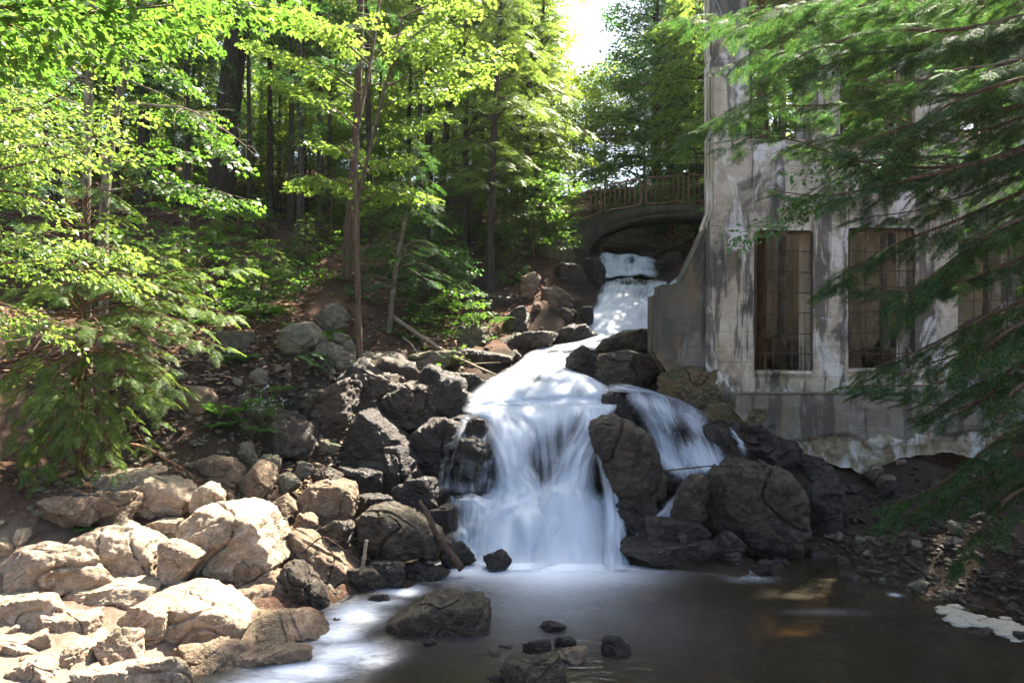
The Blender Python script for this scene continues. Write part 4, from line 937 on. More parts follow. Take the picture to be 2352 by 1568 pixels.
part("rubble_footing", V + P(1600, 895, 14.15), F, M['rock_ochre'], ruin)
# rear wall, ragged top, and the return wall at the stream side
def in_rear(x, z):
    top = 7.0 + 0.5 * fbm(np.column_stack([x * 0.9, 0 * x, 0 * x + 2]), 3) - 1.2 * np.clip(x - 10, 0, 1)
    return (x > 6.15) & (z < top) & ~((np.abs(x - 8.75) < .35) & (np.abs(z - 5.0) < 0.5))
V, F = plate(in_rear, 6.1, 15.0, 2.0, 8.2, 19.2, 0.4, 0.12, wob=0.05, seed=9)
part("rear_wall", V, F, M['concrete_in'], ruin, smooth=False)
ret = Mesh(); a = np.array([4.35, 14.72]); b = np.array([5.95, 19.1])
t = np.linspace(0, 1, 40)[:, None]; nrm = np.array([0.94, -0.33]) * 0.35
zz = 6.3 + 0.4 * fbm(np.column_stack([t * 4, t, t]), 3)[:, None]
fl = a + (b - a) * t; fr = fl + nrm
Vr = np.vstack([np.column_stack([fl, 0 * t + 2.2]), np.column_stack([fl, zz]), np.column_stack([fr, zz]), np.column_stack([fr, 0 * t + 2.2])])
i = np.arange(39); Q = np.vstack([np.column_stack([i + k * 40, i + k * 40 + 1, i + ((k + 1) % 4) * 40 + 1, i + ((k + 1) % 4) * 40]) for k in range(3)])
part("return_wall", Vr, Q, M['concrete_in'], ruin, smooth=False)
# sills
for (a, b, c, d) in WIN[:3]:
    m = Mesh(); p0 = P(a + 2, d, 13.96); p1 = P(b - 2, d, 13.96); z = p0[2] + 0.012
    m.box((p0[0], 13.95, z - 0.05), (p1[0], 14.66, z + 0.03)); V, F = m.get(); part("sill", V, F, M['concrete'], ruin, smooth=False)
m = Mesh(); p0 = P(1926, 318, 13.93); p1 = P(2108, 318, 13.93); m.box((p0[0], 13.90, p0[2] - 0.11), (p1[0], 14.68, p0[2] + 0.012)); V, F = m.get(); part("sill", V, F, M['concrete_bridge'], ruin, smooth=False)
# rusted reinforcing grids in the openings
for wi, (a, b, c, d) in enumerate(WIN[:3] + WUP[:3]):
    rg = np.random.RandomState(70 + wi); m = Mesh(); nc = 3 if wi == 0 else 4
    if wi > 2: c = 60
    xs = np.linspace(a, b, nc + 1)[(0 if wi != 0 else 0):]; ys = np.arange(c + 4, d + 2, 47)
    for k, x in enumerate(xs):
        x = min(max(x, a + 3), b - 3) + (0 if k in (0, nc) else rg.uniform(-3, 3))
        p = PP((x, c, 14.08), (x + rg.uniform(-2, 2), (c + d) / 2, 14.08), (x + rg.uniform(-2, 2), d, 14.08)); m.tube(smooth_line(p, 8), 0.011 if k else 0.016, 6)
    for y in ys:
        p = PP((a + 1, y + rg.uniform(-2, 2), 14.09), ((a + b) / 2, y + rg.uniform(-3, 3), 14.10), (b - 1, y + rg.uniform(-2, 2), 14.09)); m.tube(smooth_line(p, 8), 0.010, 6)
    V, F = m.get(); part("window_grille", V, F, M['iron'], ruin)

# rubble and trunks inside the ruin
for k, (dx, dy, w, h, Y, lab) in enumerate([(1775, 820, 70, 90, 16.0, "leaning broken slab inside the left window opening of the ruin"), (1830, 840, 60, 60, 15.6, "dark rubble block at the right of the leaning slab inside the ruin"), (1800, 800, 110, 110, 17.6, "dark heap of rubble at the back of the left window opening of the ruin"), (2060, 800, 90, 120, 17.4, "tall dark rubble behind the right half of the middle window opening"), (2030, 830, 110, 70, 16.0, "heap of dark rubble seen through the middle window opening of the ruin"), (2280, 830, 120, 60, 16.2, "rubble seen through the right window opening of the ruin")]):
    boulder(dx, dy, w, h, Y, 'rock_ochre' if k % 2 == 0 else 'rock_dark', lab, 900 + k, name="rubble_block", cat="rubble", tilt=25 if k == 0 else 0)

# ------------------------------------------------------------------ arched footbridge
bridge = thing("footbridge", P(1490, 480, 24.0), "arched mossy concrete footbridge with rusty railings spanning the upper cascade", "footbridge")
YB0, YB1 = 24.0, 25.5
top = smooth_line(np.array([(1300, 522), (1335, 510), (1400, 488), (1480, 475), (1560, 469), (1645, 467), (1720, 468)], float), 60)
bot = smooth_line(np.array([(1344, 612), (1346, 588), (1357, 560), (1386, 533), (1430, 512), (1490, 498), (1550, 492), (1620, 494), (1660, 504), (1720, 540)], float), 70)
tx = lambda d: (d - 1176) / FPX * YB0
tz = lambda d: 3.5 + (784 - d) / FPX * YB0
xb = tx(bot[:, 0]); zb = tz(bot[:, 1]); xt = tx(top[:, 0]); zt = tz(top[:, 1])
xs = np.linspace(tx(1318), tx(1718), 90)
ztop = np.interp(xs, xt, zt); zbot = np.where(xs < xb[0], tz(612), np.interp(xs, xb, zb)); zbot[0:4] = tz(612)
V = []; 
for Yv, dz in ((YB0, 0), (YB1, 0)):
    V += [np.column_stack([xs, 0 * xs + Yv, ztop]), np.column_stack([xs, 0 * xs + Yv, zbot])]
V = np.vstack(V); n = 90; i = np.arange(n - 1)
Q = np.vstack([np.column_stack([n + i, n + i + 1, i + 1, i]), np.column_stack([2 * n + i, 2 * n + i + 1, 3 * n + i + 1, 3 * n + i]), np.column_stack([i, i + 1, 2 * n + i + 1, 2 * n + i]), np.column_stack([3 * n + i, 3 * n + i + 1, n + i + 1, n + i]), [[0, 2 * n, 3 * n, n]]])
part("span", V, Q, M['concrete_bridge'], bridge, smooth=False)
# arch ring, slightly proud of the spandrel
rx, rz = xb, zb; tn = np.gradient(np.column_stack([rx, rz]), axis=0); tn /= np.linalg.norm(tn, axis=1)[:, None]
ox, oz = rx - tn[:, 1] * 0.0, rz
inn = np.column_stack([rx + tn[:, 1] * 0.09, rz - tn[:, 0] * 0.09])
out = np.column_stack([rx - tn[:, 1] * 0.03, rz + tn[:, 0] * 0.03])
n = len(rx); V = np.vstack([np.column_stack([q[:, 0], np.full(n, Yv), q[:, 1]]) for Yv in (YB0 - 0.05, YB1 + 0.05) for q in (out, inn)])
i = np.arange(n - 1)
Q = np.vstack([np.column_stack([n + i, n + i + 1, i + 1, i]), np.column_stack([i, i + 1, 2 * n + i + 1, 2 * n + i]), np.column_stack([3 * n + i, 3 * n + i + 1, n + i + 1, n + i]), np.column_stack([2 * n + i, 2 * n + i + 1, 3 * n + i + 1, 3 * n + i])])
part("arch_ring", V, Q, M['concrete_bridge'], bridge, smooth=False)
def round_poly(pts, r, k=5):
    pts = np.array(pts, float); out = []
    for j in range(len(pts)):
        a, b, c = pts[j - 1], pts[j], pts[(j + 1) % len(pts)]
        u = (a - b) / np.linalg.norm(a - b); v = (c - b) / np.linalg.norm(c - b)
        for t in np.linspace(0, 1, k): out.append((1 - t) ** 2 * (b + u * r) + 2 * t * (1 - t) * b + t * t * (b + v * r))
    return np.array(out + [out[0]])
for Yr, dz in ((24.08, 0.0), (25.4, 0.0)):
    for (a, b, nb) in ((1322, 1380, 5), (1390, 1473, 7), (1486, 1572, 7), (1583, 1668, 7)):
        x0, x1 = tx(a), tx(b); zd = lambda x: np.interp(x, xt, zt)
        m = Mesh(); lo, hi = 0.10, 1.02
        P4 = [(x0, Yr, zd(x0) + lo), (x1, Yr, zd(x1) + lo), (x1, Yr, zd(x1) + hi), (x0, Yr, zd(x0) + hi)]
        m.tube(round_poly(P4, 0.10), 0.031, 7, cap=False)
        for f in np.linspace(0, 1, nb + 1)[1:-1]:
            x = x0 + f * (x1 - x0); m.tube([(x, Yr, zd(x) + lo), (x, Yr, zd(x) + hi)], 0.019, 6)
        for f in (0.14, 0.86):
            x = x0 + f * (x1 - x0); m.tube([(x, Yr, zd(x) - 0.03), (x, Yr, zd(x) + lo)], 0.024, 6)
        V, F = m.get(); part("railing_panel", V, F, M['rust'], bridge)
# person half hidden by the pier
def skin_person(name, loc, label):
    root = thing(name, loc, label, "person")
    J = {'pel': (0, 0, .95, .14), 'ch': (0, -.01, 1.28, .16), 'nk': (0, 0, 1.47, .062), 'hb': (0, 0, 1.56, .085), 'ht': (0, -.01, 1.68, .09)}
    for s, n in ((-1, 'l'), (1, 'r')):
        J.update({n + 'hip': (s * .1, 0, .90, .095), n + 'kn': (s * .11, -.02, .50, .062), n + 'an': (s * .11, .02, .09, .042), n + 'to': (s * .13, -.15, .04, .04),
                  n + 'sh': (s * .19, 0, 1.38, .06), n + 'el': (s * .25, .02, 1.12, .045), n + 'wr': (s * .22, -.2, 1.02, .03), n + 'ha': (s * .21, -.28, 1.02, .035)})
    E = [('pel', 'ch'), ('ch', 'nk'), ('nk', 'hb'), ('hb', 'ht')]
    for n in 'lr': E += [('pel', n + 'hip'), (n + 'hip', n + 'kn'), (n + 'kn', n + 'an'), (n + 'an', n + 'to'), ('ch', n + 'sh'), (n + 'sh', n + 'el'), (n + 'el', n + 'wr'), (n + 'wr', n + 'ha')]
    k = list(J); me = bpy.data.meshes.new("body"); me.from_pydata([J[j][:3] for j in k], [(k.index(a), k.index(b)) for a, b in E], [])
    o = bpy.data.objects.new("body", me); COL.objects.link(o); o.parent = root
    md = o.modifiers.new("skin", 'SKIN')
    for j, v in zip(k, me.skin_vertices[0].data): v.radius = (J[j][3],) * 2
    me.skin_vertices[0].data[0].use_root = True
    sd = o.modifiers.new("sub", 'SUBSURF'); sd.levels = sd.render_levels = 2
    s = NT('person_colours'); z = s.sep(s.obj())[2]; x = s.math('ABSOLUTE', s.sep(s.obj())[0])
    c = s.ramp(z, [(0, (0.06, 0.08, 0.12)), (0.93, (0.03, 0.035, 0.05))], 'CONSTANT')
    hand = s.math('MULTIPLY', s.math('LESS_THAN', z, 1.10), s.math('GREATER_THAN', x, 0.20))
    c = s.mix(hand, c, (0.5, 0.32, 0.24)); c = s.mix(s.math('GREATER_THAN', z, 1.44), c, (0.5, 0.32, 0.24))
    s.done(c, 0.8); me.materials.append(s.m)
    d5, F5 = ico(3); v = d5 * np.array([.098, .105, .10]) + np.array([0, .015, 1.655]); v = v[:]; v[:, 2] = np.maximum(v[:, 2], 1.60 - 0.2 * (v[:, 1] - 0.0))
    mesh_obj("hair", v, F5, M['hair'], root)
    return root
pz = float(np.interp(tx(1641), xt, zt)); pr = skin_person("person", (tx(1637) * 24.7 / 24.0, 24.7, pz), "person in dark clothes on the footbridge, almost hidden by the concrete pier")
# mossy concrete block among the trees
blk = thing("concrete_block", P(1052, 540, 26.0), "mossy concrete wall stub standing among the trunks left of the bridge", "wall")
V, F = rock_shape(1.8, 2.0, 1.4, 77, 5, planes=4, q=9, lo=.9, hi=1.0); part("wall", V + P(1052, 487, 26.5), F, M['rock_moss'], blk)
# ------------------------------------------------------------------ foliage sprays (prototype: x forward, y side, z up, length 1)
def kite(V, Q, p, d, s, L, W, droop=0.0):
    """one pointed leaf-like quad from p along d (unit), side s"""
    n = len(V); a = p; b = p + d * L * 0.42 + s * W * 0.5; c = p + d * L; e = p + d * L * 0.42 - s * W * 0.5
    c = c - np.array([0, 0, droop * L]); V += [a, b, c, e]; Q.append((n, n + 1, n + 2, n + 3))
def spray_hemlock(seed, fine=True, sparse=1.0):
    rng = np.random.RandomState(seed); V, Q = [], []
    z = np.array([0, 0, 1.0]); nt = int((13 if fine else 9) * sparse)
    kite(V, Q, np.zeros(3), np.array([1, 0, 0]), np.array([0, 1, 0]), 1.0, 0.02, 0.1)
    for i in range(nt):
        for sd in (-1, 1):
            t = (i + 0.5 * (sd > 0) + rng.uniform(-.2, .2)) / nt
            if t < 0.02 or rng.rand() < .14: continue
            p = np.array([t, 0, -0.1 * t * t]); ang = math.radians(rng.uniform(42, 62)) * sd
            d = np.array([math.cos(ang), math.sin(ang), rng.uniform(-.25, .05)]); d /= np.linalg.norm(d)
            s = np.cross(z, d); s /= np.linalg.norm(s)
            L = (0.36 * (1 - t) ** 0.75 + 0.08) * rng.uniform(.55, 1.3)
            if not fine: kite(V, Q, p, d, s, L, 0.10 * L + 0.045, 0.1); continue
            kite(V, Q, p, d, s, L, 0.026, 0.08)
            nn = max(2, int(L / 0.075))
            for j in range(nn):
                for s2 in (-1, 1):
                    u = (j + rng.uniform(.2, .8)) / nn; pp = p + d * L * u - z * 0.08 * L * u * u
                    a2 = ang + s2 * math.radians(rng.uniform(38, 58))
                    d2 = np.array([math.cos(a2), math.sin(a2), rng.uniform(-.3, .1)]); d2 /= np.linalg.norm(d2)
                    sq = np.cross(z + rng.normal(size=3) * .25, d2); sq /= np.linalg.norm(sq)
                    kite(V, Q, pp, d2, sq, (0.15 * (1 - u) ** .6 + 0.05) * rng.uniform(.6, 1.25), 0.024, 0.2)
    return np.array(V), np.array(Q)
def spray_leaf(seed, n=9, L=0.30, lobes=3, W=0.55):
    rng = np.random.RandomState(seed); V, Q = [], []
    for i in range(n):
        t = (i + 1) / n; sd = 1 if i % 2 else -1
        p = np.array([t * 0.9, 0, 0]) + np.array([rng.uniform(-.06, .06), sd * rng.uniform(.05, .3), rng.uniform(-.10, .06)])
        a = math.radians(rng.uniform(15, 75)) * sd if i < n - 1 else rng.uniform(-.3, .3)
        tl = rng.normal(size=3) * 0.28; up = np.array([0, 0, 1]) + tl; up /= np.linalg.norm(up)
        d = np.array([math.cos(a), math.sin(a), rng.uniform(-.55, .05)]); d -= up * (d @ up); d /= np.linalg.norm(d); s = np.cross(up, d)
        l = L * rng.uniform(.7, 1.25)
        if lobes == 1: kite(V, Q, p, d, s, l, l * W, 0.12)
        else:
            for b in (0, 0.85, -0.85):
                dd = d * math.cos(b) + s * math.sin(b); ss = -d * math.sin(b) + s * math.cos(b)
                kite(V, Q, p, dd, ss, l * (1 if b == 0 else 0.8), l * 0.5, 0.12)
    return np.array(V), np.array(Q)
SP = {}
def spray(kind):
    if kind not in SP:
        if kind == 'hem': SP[kind] = [spray_hemlock(k) for k in range(5)]
        elif kind == 'hem_mid': SP[kind] = [spray_hemlock(20 + k, True, 0.62) for k in range(4)]
        elif kind == 'hem_far': SP[kind] = [spray_hemlock(40 + k, False) for k in range(4)]
        elif kind == 'maple': SP[kind] = [spray_leaf(60 + k, 9, 0.26) for k in range(6)]
        elif kind == 'beech': SP[kind] = [spray_leaf(80 + k, 11, 0.24, 1, 0.55) for k in range(6)]
        elif kind == 'leaf_far': SP[kind] = [spray_leaf(100 + k, 10, 0.27, 1, 0.7) for k in range(5)]
        elif kind == 'leaf_vfar': SP[kind] = [spray_leaf(120 + k, 7, 0.36, 1, 0.8) for k in range(5)]
    return SP[kind]
def bake(kind, pos, fwd, scl, rng, tilt=0.25):
    """place sprays of a kind: pos (N,3), fwd (N,3), scl (N,)"""
    pos = np.asarray(pos, float).reshape(-1, 3); fwd = np.asarray(fwd, float).reshape(-1, 3); scl = np.asarray(scl, float)
    protos = spray(kind); pick = rng.randint(len(protos), size=len(pos))
    f = fwd / (np.linalg.norm(fwd, axis=1)[:, None] + 1e-9)
    up = np.array([0, 0, 1.0]) + rng.normal(size=pos.shape) * tilt
    u = up - f * (up * f).sum(1)[:, None]; u /= np.linalg.norm(u, axis=1)[:, None] + 1e-9
    s = np.cross(u, f)
    Vs, Qs, n = [], [], 0
    for k, (pv, pq) in enumerate(protos):
        m = np.nonzero(pick == k)[0]
        if not len(m): continue
        v = pos[m][:, None] + scl[m][:, None, None] * (pv[None, :, :1] * f[m][:, None] + pv[None, :, 1:2] * s[m][:, None] + pv[None, :, 2:] * u[m][:, None])
        q = pq[None] + (np.arange(len(m)) * len(pv))[:, None, None] + n
        Vs.append(v.reshape(-1, 3)); Qs.append(q.reshape(-1, 4)); n += len(m) * len(pv)
    return np.vstack(Vs), np.vstack(Qs)

class Grow:
    """collects limbs (wood tubes) and sprays of one tree"""
    def __init__(s, seed): s.r = np.random.RandomState(seed); s.wood = Mesh(); s.p, s.f, s.s = [], [], []
    def trunk(s, pts, r0, r1, n=10, k=26, wob=0.0, flare=0.0):
        L = smooth_line(pts, k)
        if wob: L = L + wob * np.column_stack([noise3(L * 0.5 + s.r.uniform(0, 50)), noise3(L * 0.5 + s.r.uniform(0, 50)), np.zeros(k)]) * np.linspace(0, 1, k)[:, None]
        t = np.linspace(0, 1, k); rad = r0 * (1 - t) + r1 * t
        rad = rad * (1 + flare * np.exp(-t * k / 1.6)) * (1 + 0.06 * s.r.normal(size=k))
        V, Q = tube(L, rad, n); s.wood.add(V, Q); s.L = L; return L
    def limb(s, pts, r0, r1=0.006, n=6, k=14, second=0.5, sp=0.22, side=0.35, start=0.25, ds=0.16, angle=(40, 65), droop=0.2, scl=(0.3, 0.5), tube2=True, up=0.0):
        """a limb with side twigs in a flat layer; sprays sit on the twigs"""
        r = s.r; L = smooth_line(pts, k) if len(pts) > 1 else pts
        s.wood.add(*tube(L, np.linspace(r0, r1, k), n))
        seg = np.linalg.norm(np.diff(L, axis=0), axis=1); cum = np.concatenate([[0], np.cumsum(seg)]); tot = cum[-1]
        at = np.arange(start * tot, tot, sp); sd = 1
        for a in at:
            t = a / tot; p = np.array([np.interp(a, cum, L[:, i]) for i in range(3)])
            j = min(np.searchsorted(cum, a), k - 1); d = L[j] - L[max(j - 1, 0)]; d /= np.linalg.norm(d) + 1e-9
            sd = -sd
            h = np.cross([0, 0, 1], d); h /= np.linalg.norm(h) + 1e-9
            an = math.radians(r.uniform(*angle)); d2 = d * math.cos(an) + h * sd * math.sin(an) + np.array([0, 0, up + r.uniform(-.25, .15)])
            d2 /= np.linalg.norm(d2); L2 = second * (1 - 0.65 * t) * r.uniform(.6, 1.25)
            q = p + d2 * L2 + np.array([0, 0, -droop * L2 * L2 / max(second, .1)])
            if tube2 and L2 > 0.12: s.wood.add(*tube(smooth_line([p, (p + q) / 2 + [0, 0, 0.06 * L2], q], 4), np.linspace(max(r1, r0 * .3 * (1 - t)), 0.002, 4), 4))
            n2 = max(1, int(L2 / ds))
            for b in range(n2):
                f = (b + r.uniform(.3, 1.0)) / n2; s2 = 1 if b % 2 else -1
                pp = p + (q - p) * f; hh = np.cross([0, 0, 1], d2); hh /= np.linalg.norm(hh) + 1e-9
                a2 = math.radians(r.uniform(15, 60)); dd = d2 * math.cos(a2) + hh * s2 * math.sin(a2) + np.array([0, 0, -droop * r.uniform(.3, 1.4)])
                s.p.append(pp); s.f.append(dd); s.s.append(r.uniform(*scl))
            s.p.append(q); s.f.append(d2 + np.array([0, 0, -droop])); s.s.append(r.uniform(*scl))
        s.p.append(L[-1]); s.f.append(L[-1] - L[-2]); s.s.append(r.uniform(*scl))
    def finish(s, name, base, label, cat, kind, leafmat, barkmat, group=None, tilt=0.25, crown="crown"):
        root = thing(name, tuple(base), label, cat, group)
        V, F = s.wood.get(); part("trunk", V, F, M[barkmat], root)
        if s.p:
            V, Q = bake(kind, s.p, s.f, s.s, s.r, tilt); part(crown, V, Q, M[leafmat], root, smooth=False)
        return root
def U(*a): return np.array(a, float)

def conifer(seed, H, r0, crown0, Rmax, kind, leafmat, bark, name, label, cat="tree", base=(0, 0, 0), group=None, lean=(0, 0), sp=0.3, dz=0.38, scl=(.35, .6), nlimb=4, droop=0.25, top=0.25, lowdead=True, slope=0.12, tube2=True, Rtop=0.08):
    g = Grow(seed); r = g.r; b = np.array(base, float)
    L = g.trunk([b + [0, 0, -0.5], b + [lean[0] * .3, lean[1] * .3, H * .33], b + [lean[0] * .7, lean[1] * .7, H * .66], b + [lean[0], lean[1], H]], r0, 0.02, 10, 24, 0.12, 0.5)
    z = crown0 * H
    while z < H * 0.985:
        t = (z - crown0 * H) / (H * (1 - crown0)); R = Rmax * (1 - t) ** 0.8 * min(1, 0.45 + t * 4) + Rtop
        c = np.array([np.interp(z, L[:, 2] - b[2], L[:, i]) for i in range(2)])
        for _ in range(nlimb):
            a = r.uniform(0, 6.283); l = R * r.uniform(.6, 1.15); d = U(math.cos(a), math.sin(a))
            z0 = b[2] + z + r.uniform(-.2, .2); z1 = z0 + l * (slope + 0.25 * t); z2 = z0 + l * (slope * .4 + .1 * t) - droop * l * 0.5
            g.limb([U(*c, z0), U(*(c + d * l * .5), z1), U(*(c + d * l), z2)], max(0.008, 0.018 * l), 0.004, 5, 8, second=0.34 * l + 0.1, sp=sp, start=0.2, ds=0.2, droop=droop, scl=scl, tube2=tube2)
        z += dz * r.uniform(.7, 1.3)
    if lowdead:
        for _ in range(int(H * 0.8)):
            z = r.uniform(0.12, crown0 + 0.02) * H; a = r.uniform(0, 6.283); l = r.uniform(.4, 1.2); c = np.array([np.interp(z, L[:, 2] - b[2], L[:, i]) for i in range(2)])
            g.wood.add(*tube(smooth_line([U(*c, b[2] + z), U(*(c + U(math.cos(a), math.sin(a)) * l * .6), b[2] + z + .05), U(*(c + U(math.cos(a), math.sin(a)) * l), b[2] + z - .15)], 5), np.linspace(.014, .003, 5), 4))
    return g.finish(name, base, label, cat, kind, leafmat, bark, group)
def broadleaf(seed, H, r0, crown0, Rmax, kind, leafmat, bark, name, label, cat="tree", base=(0, 0, 0), group=None, lean=(0, 0), nl=26, sp=0.5, second=1.1, scl=(.5, .8), tube2=True, ds=0.3, flat=0.3, k0=0.55):
    g = Grow(seed); r = g.r; b = np.array(base, float)
    L = g.trunk([b + [0, 0, -0.5], b + [lean[0] * .2, lean[1] * .2, H * .33], b + [lean[0] * .6, lean[1] * .6, H * .66], b + [lean[0], lean[1], H]], r0, 0.025, 10, 24, 0.35, 0.35)
    for i in range(nl):
        t = (i + r.uniform(0, 1)) / nl; z = H * (crown0 + (0.97 - crown0) * t)
        c = np.array([np.interp(z, L[:, 2] - b[2], L[:, j]) for j in range(2)])
        a = i * 2.4 + r.uniform(-.5, .5); l = Rmax * (math.sin(math.pi * min(1, k0 * 0.5 + t * (1 - k0 * .5))) ** 0.7 + .12) * r.uniform(.65, 1.15); d = U(math.cos(a), math.sin(a))
        rise = l * r.uniform(flat * .4, flat * 1.8)
        g.limb([U(*c, b[2] + z), U(*(c + d * l * .5), b[2] + z + rise * .8), U(*(c + d * l), b[2] + z + rise)], max(.012, r0 * .32 * (1 - t * .6)), .005, 5, 9, second=second * min(1, l / Rmax + .2), sp=sp, start=.3, ds=ds, droop=.12, scl=scl, tube2=tube2, up=.1)
    return g.finish(name, base, label, cat, kind, leafmat, bark, group, tilt=0.35)
# ------------------------------------------------------------------ trees with a place of their own
def base_at(dx, Y): x = (dx - 1176) / FPX * Y; return np.array([x, Y, Hz(x, Y)])
def down(pts):
    """drop the first point of a trunk line into the ground"""
    pts = np.array(pts, float); p = pts[0].copy(); p[2] = min(Hz(p[0], p[1]), p[2]) - 0.25
    return np.vstack([p, pts])

# big dark pine, upper left
b = base_at(505, 22); g = Grow(1)
g.trunk([b - [0, 0, .5], P(512, 380, 22), P(530, 200, 22), P(548, 30, 22), P(560, -250, 22)], 0.44, 0.30, 14, 30, 0, 0.35)
for k in range(26):
    a = g.r.uniform(0, 6.28); z = g.r.uniform(8, 17) + 3.5; c = P(545, 0, 22); l = g.r.uniform(1.5, 3.2); d = U(math.cos(a), math.sin(a), 0)
    q = U(c[0], c[1], z); g.limb([q, q + d * l * .5 + [0, 0, .1], q + d * l - [0, 0, .5]], .04, .006, 5, 8, second=1.0, sp=.4, ds=.3, scl=(.5, .8))
g.finish("pine_tree", b, "big dark straight pine trunk standing on the left slope, thickest trunk in the wood", "tree", 'hem_far', 'leaf_hem_dark', 'bark_dark')

# slender tree at the cliff edge and its maple crown
b = P(826, 858, 14); g = Grow(2)
g.trunk(down([P(826, 858, 14), P(823, 700, 14), P(818, 440, 14), P(822, 300, 14.3), P(850, 150, 14.7), P(880, -60, 15.2)]), 0.075, 0.03, 10, 40, 0, 0.5)
g.wood.add(*tube(smooth_line(PP((818, 470, 14), (850, 340, 14.2), (885, 200, 14.6), (925, 40, 15.0)), 14), np.linspace(.045, .02, 14), 7))
for a, q in (((850, 340), (1010, 265, 13.6)), ((885, 200), (1160, 120, 13.2)), ((870, 250), (1090, 190, 14.3)), ((900, 130), (1060, 30, 13.2)), ((925, 40), (1130, -20, 13.8)), ((822, 300), (660, 190, 13.4)), ((835, 220), (600, 110, 14)), ((850, 150), (680, 40, 13.3)), ((860, 110), (590, 20, 14.6)), ((830, 380), (740, 330, 13.2)), ((838, 400), (930, 370, 13.3)), ((818, 430), (700, 430, 13.6)), ((895, 160), (960, 120, 12.4)), ((860, 100), (800, 60, 12.3)), ((890, 90), (1000, 90, 15)), ((818,470),(960,445,13.5)), ((819,440),(905,450,13))):
    ya = 14.0 + max(0, (440 - a[1]) / 400.); p0 = P(*a, ya); p1 = P(q[0], q[1], q[2] + 1.8); g.limb([p0, (p0 + p1) / 2 + [0, 0, .18], p1], .022, .004, 5, 12, second=0.8, sp=.14, start=.2, ds=.14, scl=(.26, .42), droop=.25)
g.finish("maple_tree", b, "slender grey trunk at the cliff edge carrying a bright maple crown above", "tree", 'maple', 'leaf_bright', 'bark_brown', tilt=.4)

# brown trunk behind it
b = base_at(796, 18); g = Grow(3)
g.trunk(down([b, P(800, 560, 18), P(812, 380, 18), P(822, 200, 18), P(830, -40, 18)]), 0.15, 0.09, 12, 30, 0, .4)
for k in range(10):
    a = g.r.uniform(0, 6.28); z = g.r.uniform(8.5, 12.5); q = U(P(818, 300, 18)[0], 18, z); d = U(math.cos(a), math.sin(a), 0); l = g.r.uniform(1, 2)
    g.limb([q, q + d * l * .5 + [0, 0, .1], q + d * l - [0, 0, .35]], .022, .004, 5, 8, second=.7, sp=.25, ds=.2, scl=(.35, .55))
g.finish("hemlock_tree", b, "dark brown trunk just behind the slender grey one", "tree", 'hem_far', 'leaf_hem_dark', 'bark_brown')

def hemlock_at(seed, dx, Y, H, r0, Rmax, label, lean=(0, 0), crown0=.25, leaf='leaf_hem', kind='hem_far', **k):
    return conifer(seed, H, r0, crown0, Rmax, kind, leaf, k.pop('bark', 'bark_dark'), "hemlock_tree", label, base=base_at(dx, Y), lean=lean, **k)
hemlock_at(11, 1122, 20, 13.5, .13, 1.8, "straight hemlock with a thin dark trunk and layered boughs, nearest the upper stream", lean=(0.55, 0), crown0=.22, kind='hem_mid', scl=(.35, .55), sp=.3)
hemlock_at(12, 1206, 23, 15, .12, 2.2, "pale lit hemlock just right of the straight one, against the bright sky", lean=(.35, 0), crown0=.12, scl=(.4, .6))
hemlock_at(13, 1240, 25, 13.5, .10, 1.9, "hemlock at the left edge of the sky gap, beside the bridge end", crown0=.1, lean=(.2, 0))
hemlock_at(14, 985, 26, 16, .17, 2.4, "straight dark trunk left of the leaning one, behind the concrete stub", crown0=.38)
hemlock_at(15, 1008, 26.6, 16, .17, 2.3, "dark trunk leaning right beside the straight one behind the concrete stub", lean=(1.4, 0), crown0=.4)
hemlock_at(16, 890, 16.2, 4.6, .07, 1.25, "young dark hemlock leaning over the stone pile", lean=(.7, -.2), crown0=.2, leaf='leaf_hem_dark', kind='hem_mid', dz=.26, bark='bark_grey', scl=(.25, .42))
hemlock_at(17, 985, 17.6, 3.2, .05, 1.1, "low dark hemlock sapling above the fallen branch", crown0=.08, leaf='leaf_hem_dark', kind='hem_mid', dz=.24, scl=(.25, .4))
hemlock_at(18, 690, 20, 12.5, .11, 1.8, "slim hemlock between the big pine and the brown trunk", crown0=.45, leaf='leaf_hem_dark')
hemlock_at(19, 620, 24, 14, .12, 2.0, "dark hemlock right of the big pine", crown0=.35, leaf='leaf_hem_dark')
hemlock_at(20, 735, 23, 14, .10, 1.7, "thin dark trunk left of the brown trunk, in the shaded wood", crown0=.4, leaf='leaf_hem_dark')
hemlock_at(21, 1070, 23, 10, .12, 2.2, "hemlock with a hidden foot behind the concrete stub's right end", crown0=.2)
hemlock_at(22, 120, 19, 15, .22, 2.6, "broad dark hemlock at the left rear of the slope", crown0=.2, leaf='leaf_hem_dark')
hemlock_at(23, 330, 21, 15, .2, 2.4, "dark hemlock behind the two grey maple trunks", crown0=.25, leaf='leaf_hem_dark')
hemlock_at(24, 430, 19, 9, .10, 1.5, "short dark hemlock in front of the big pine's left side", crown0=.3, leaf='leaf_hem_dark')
hemlock_at(25, -40, 14, 11, .16, 2.2, "dark hemlock at the left edge behind the bright maple boughs", crown0=.1, leaf='leaf_hem_dark')

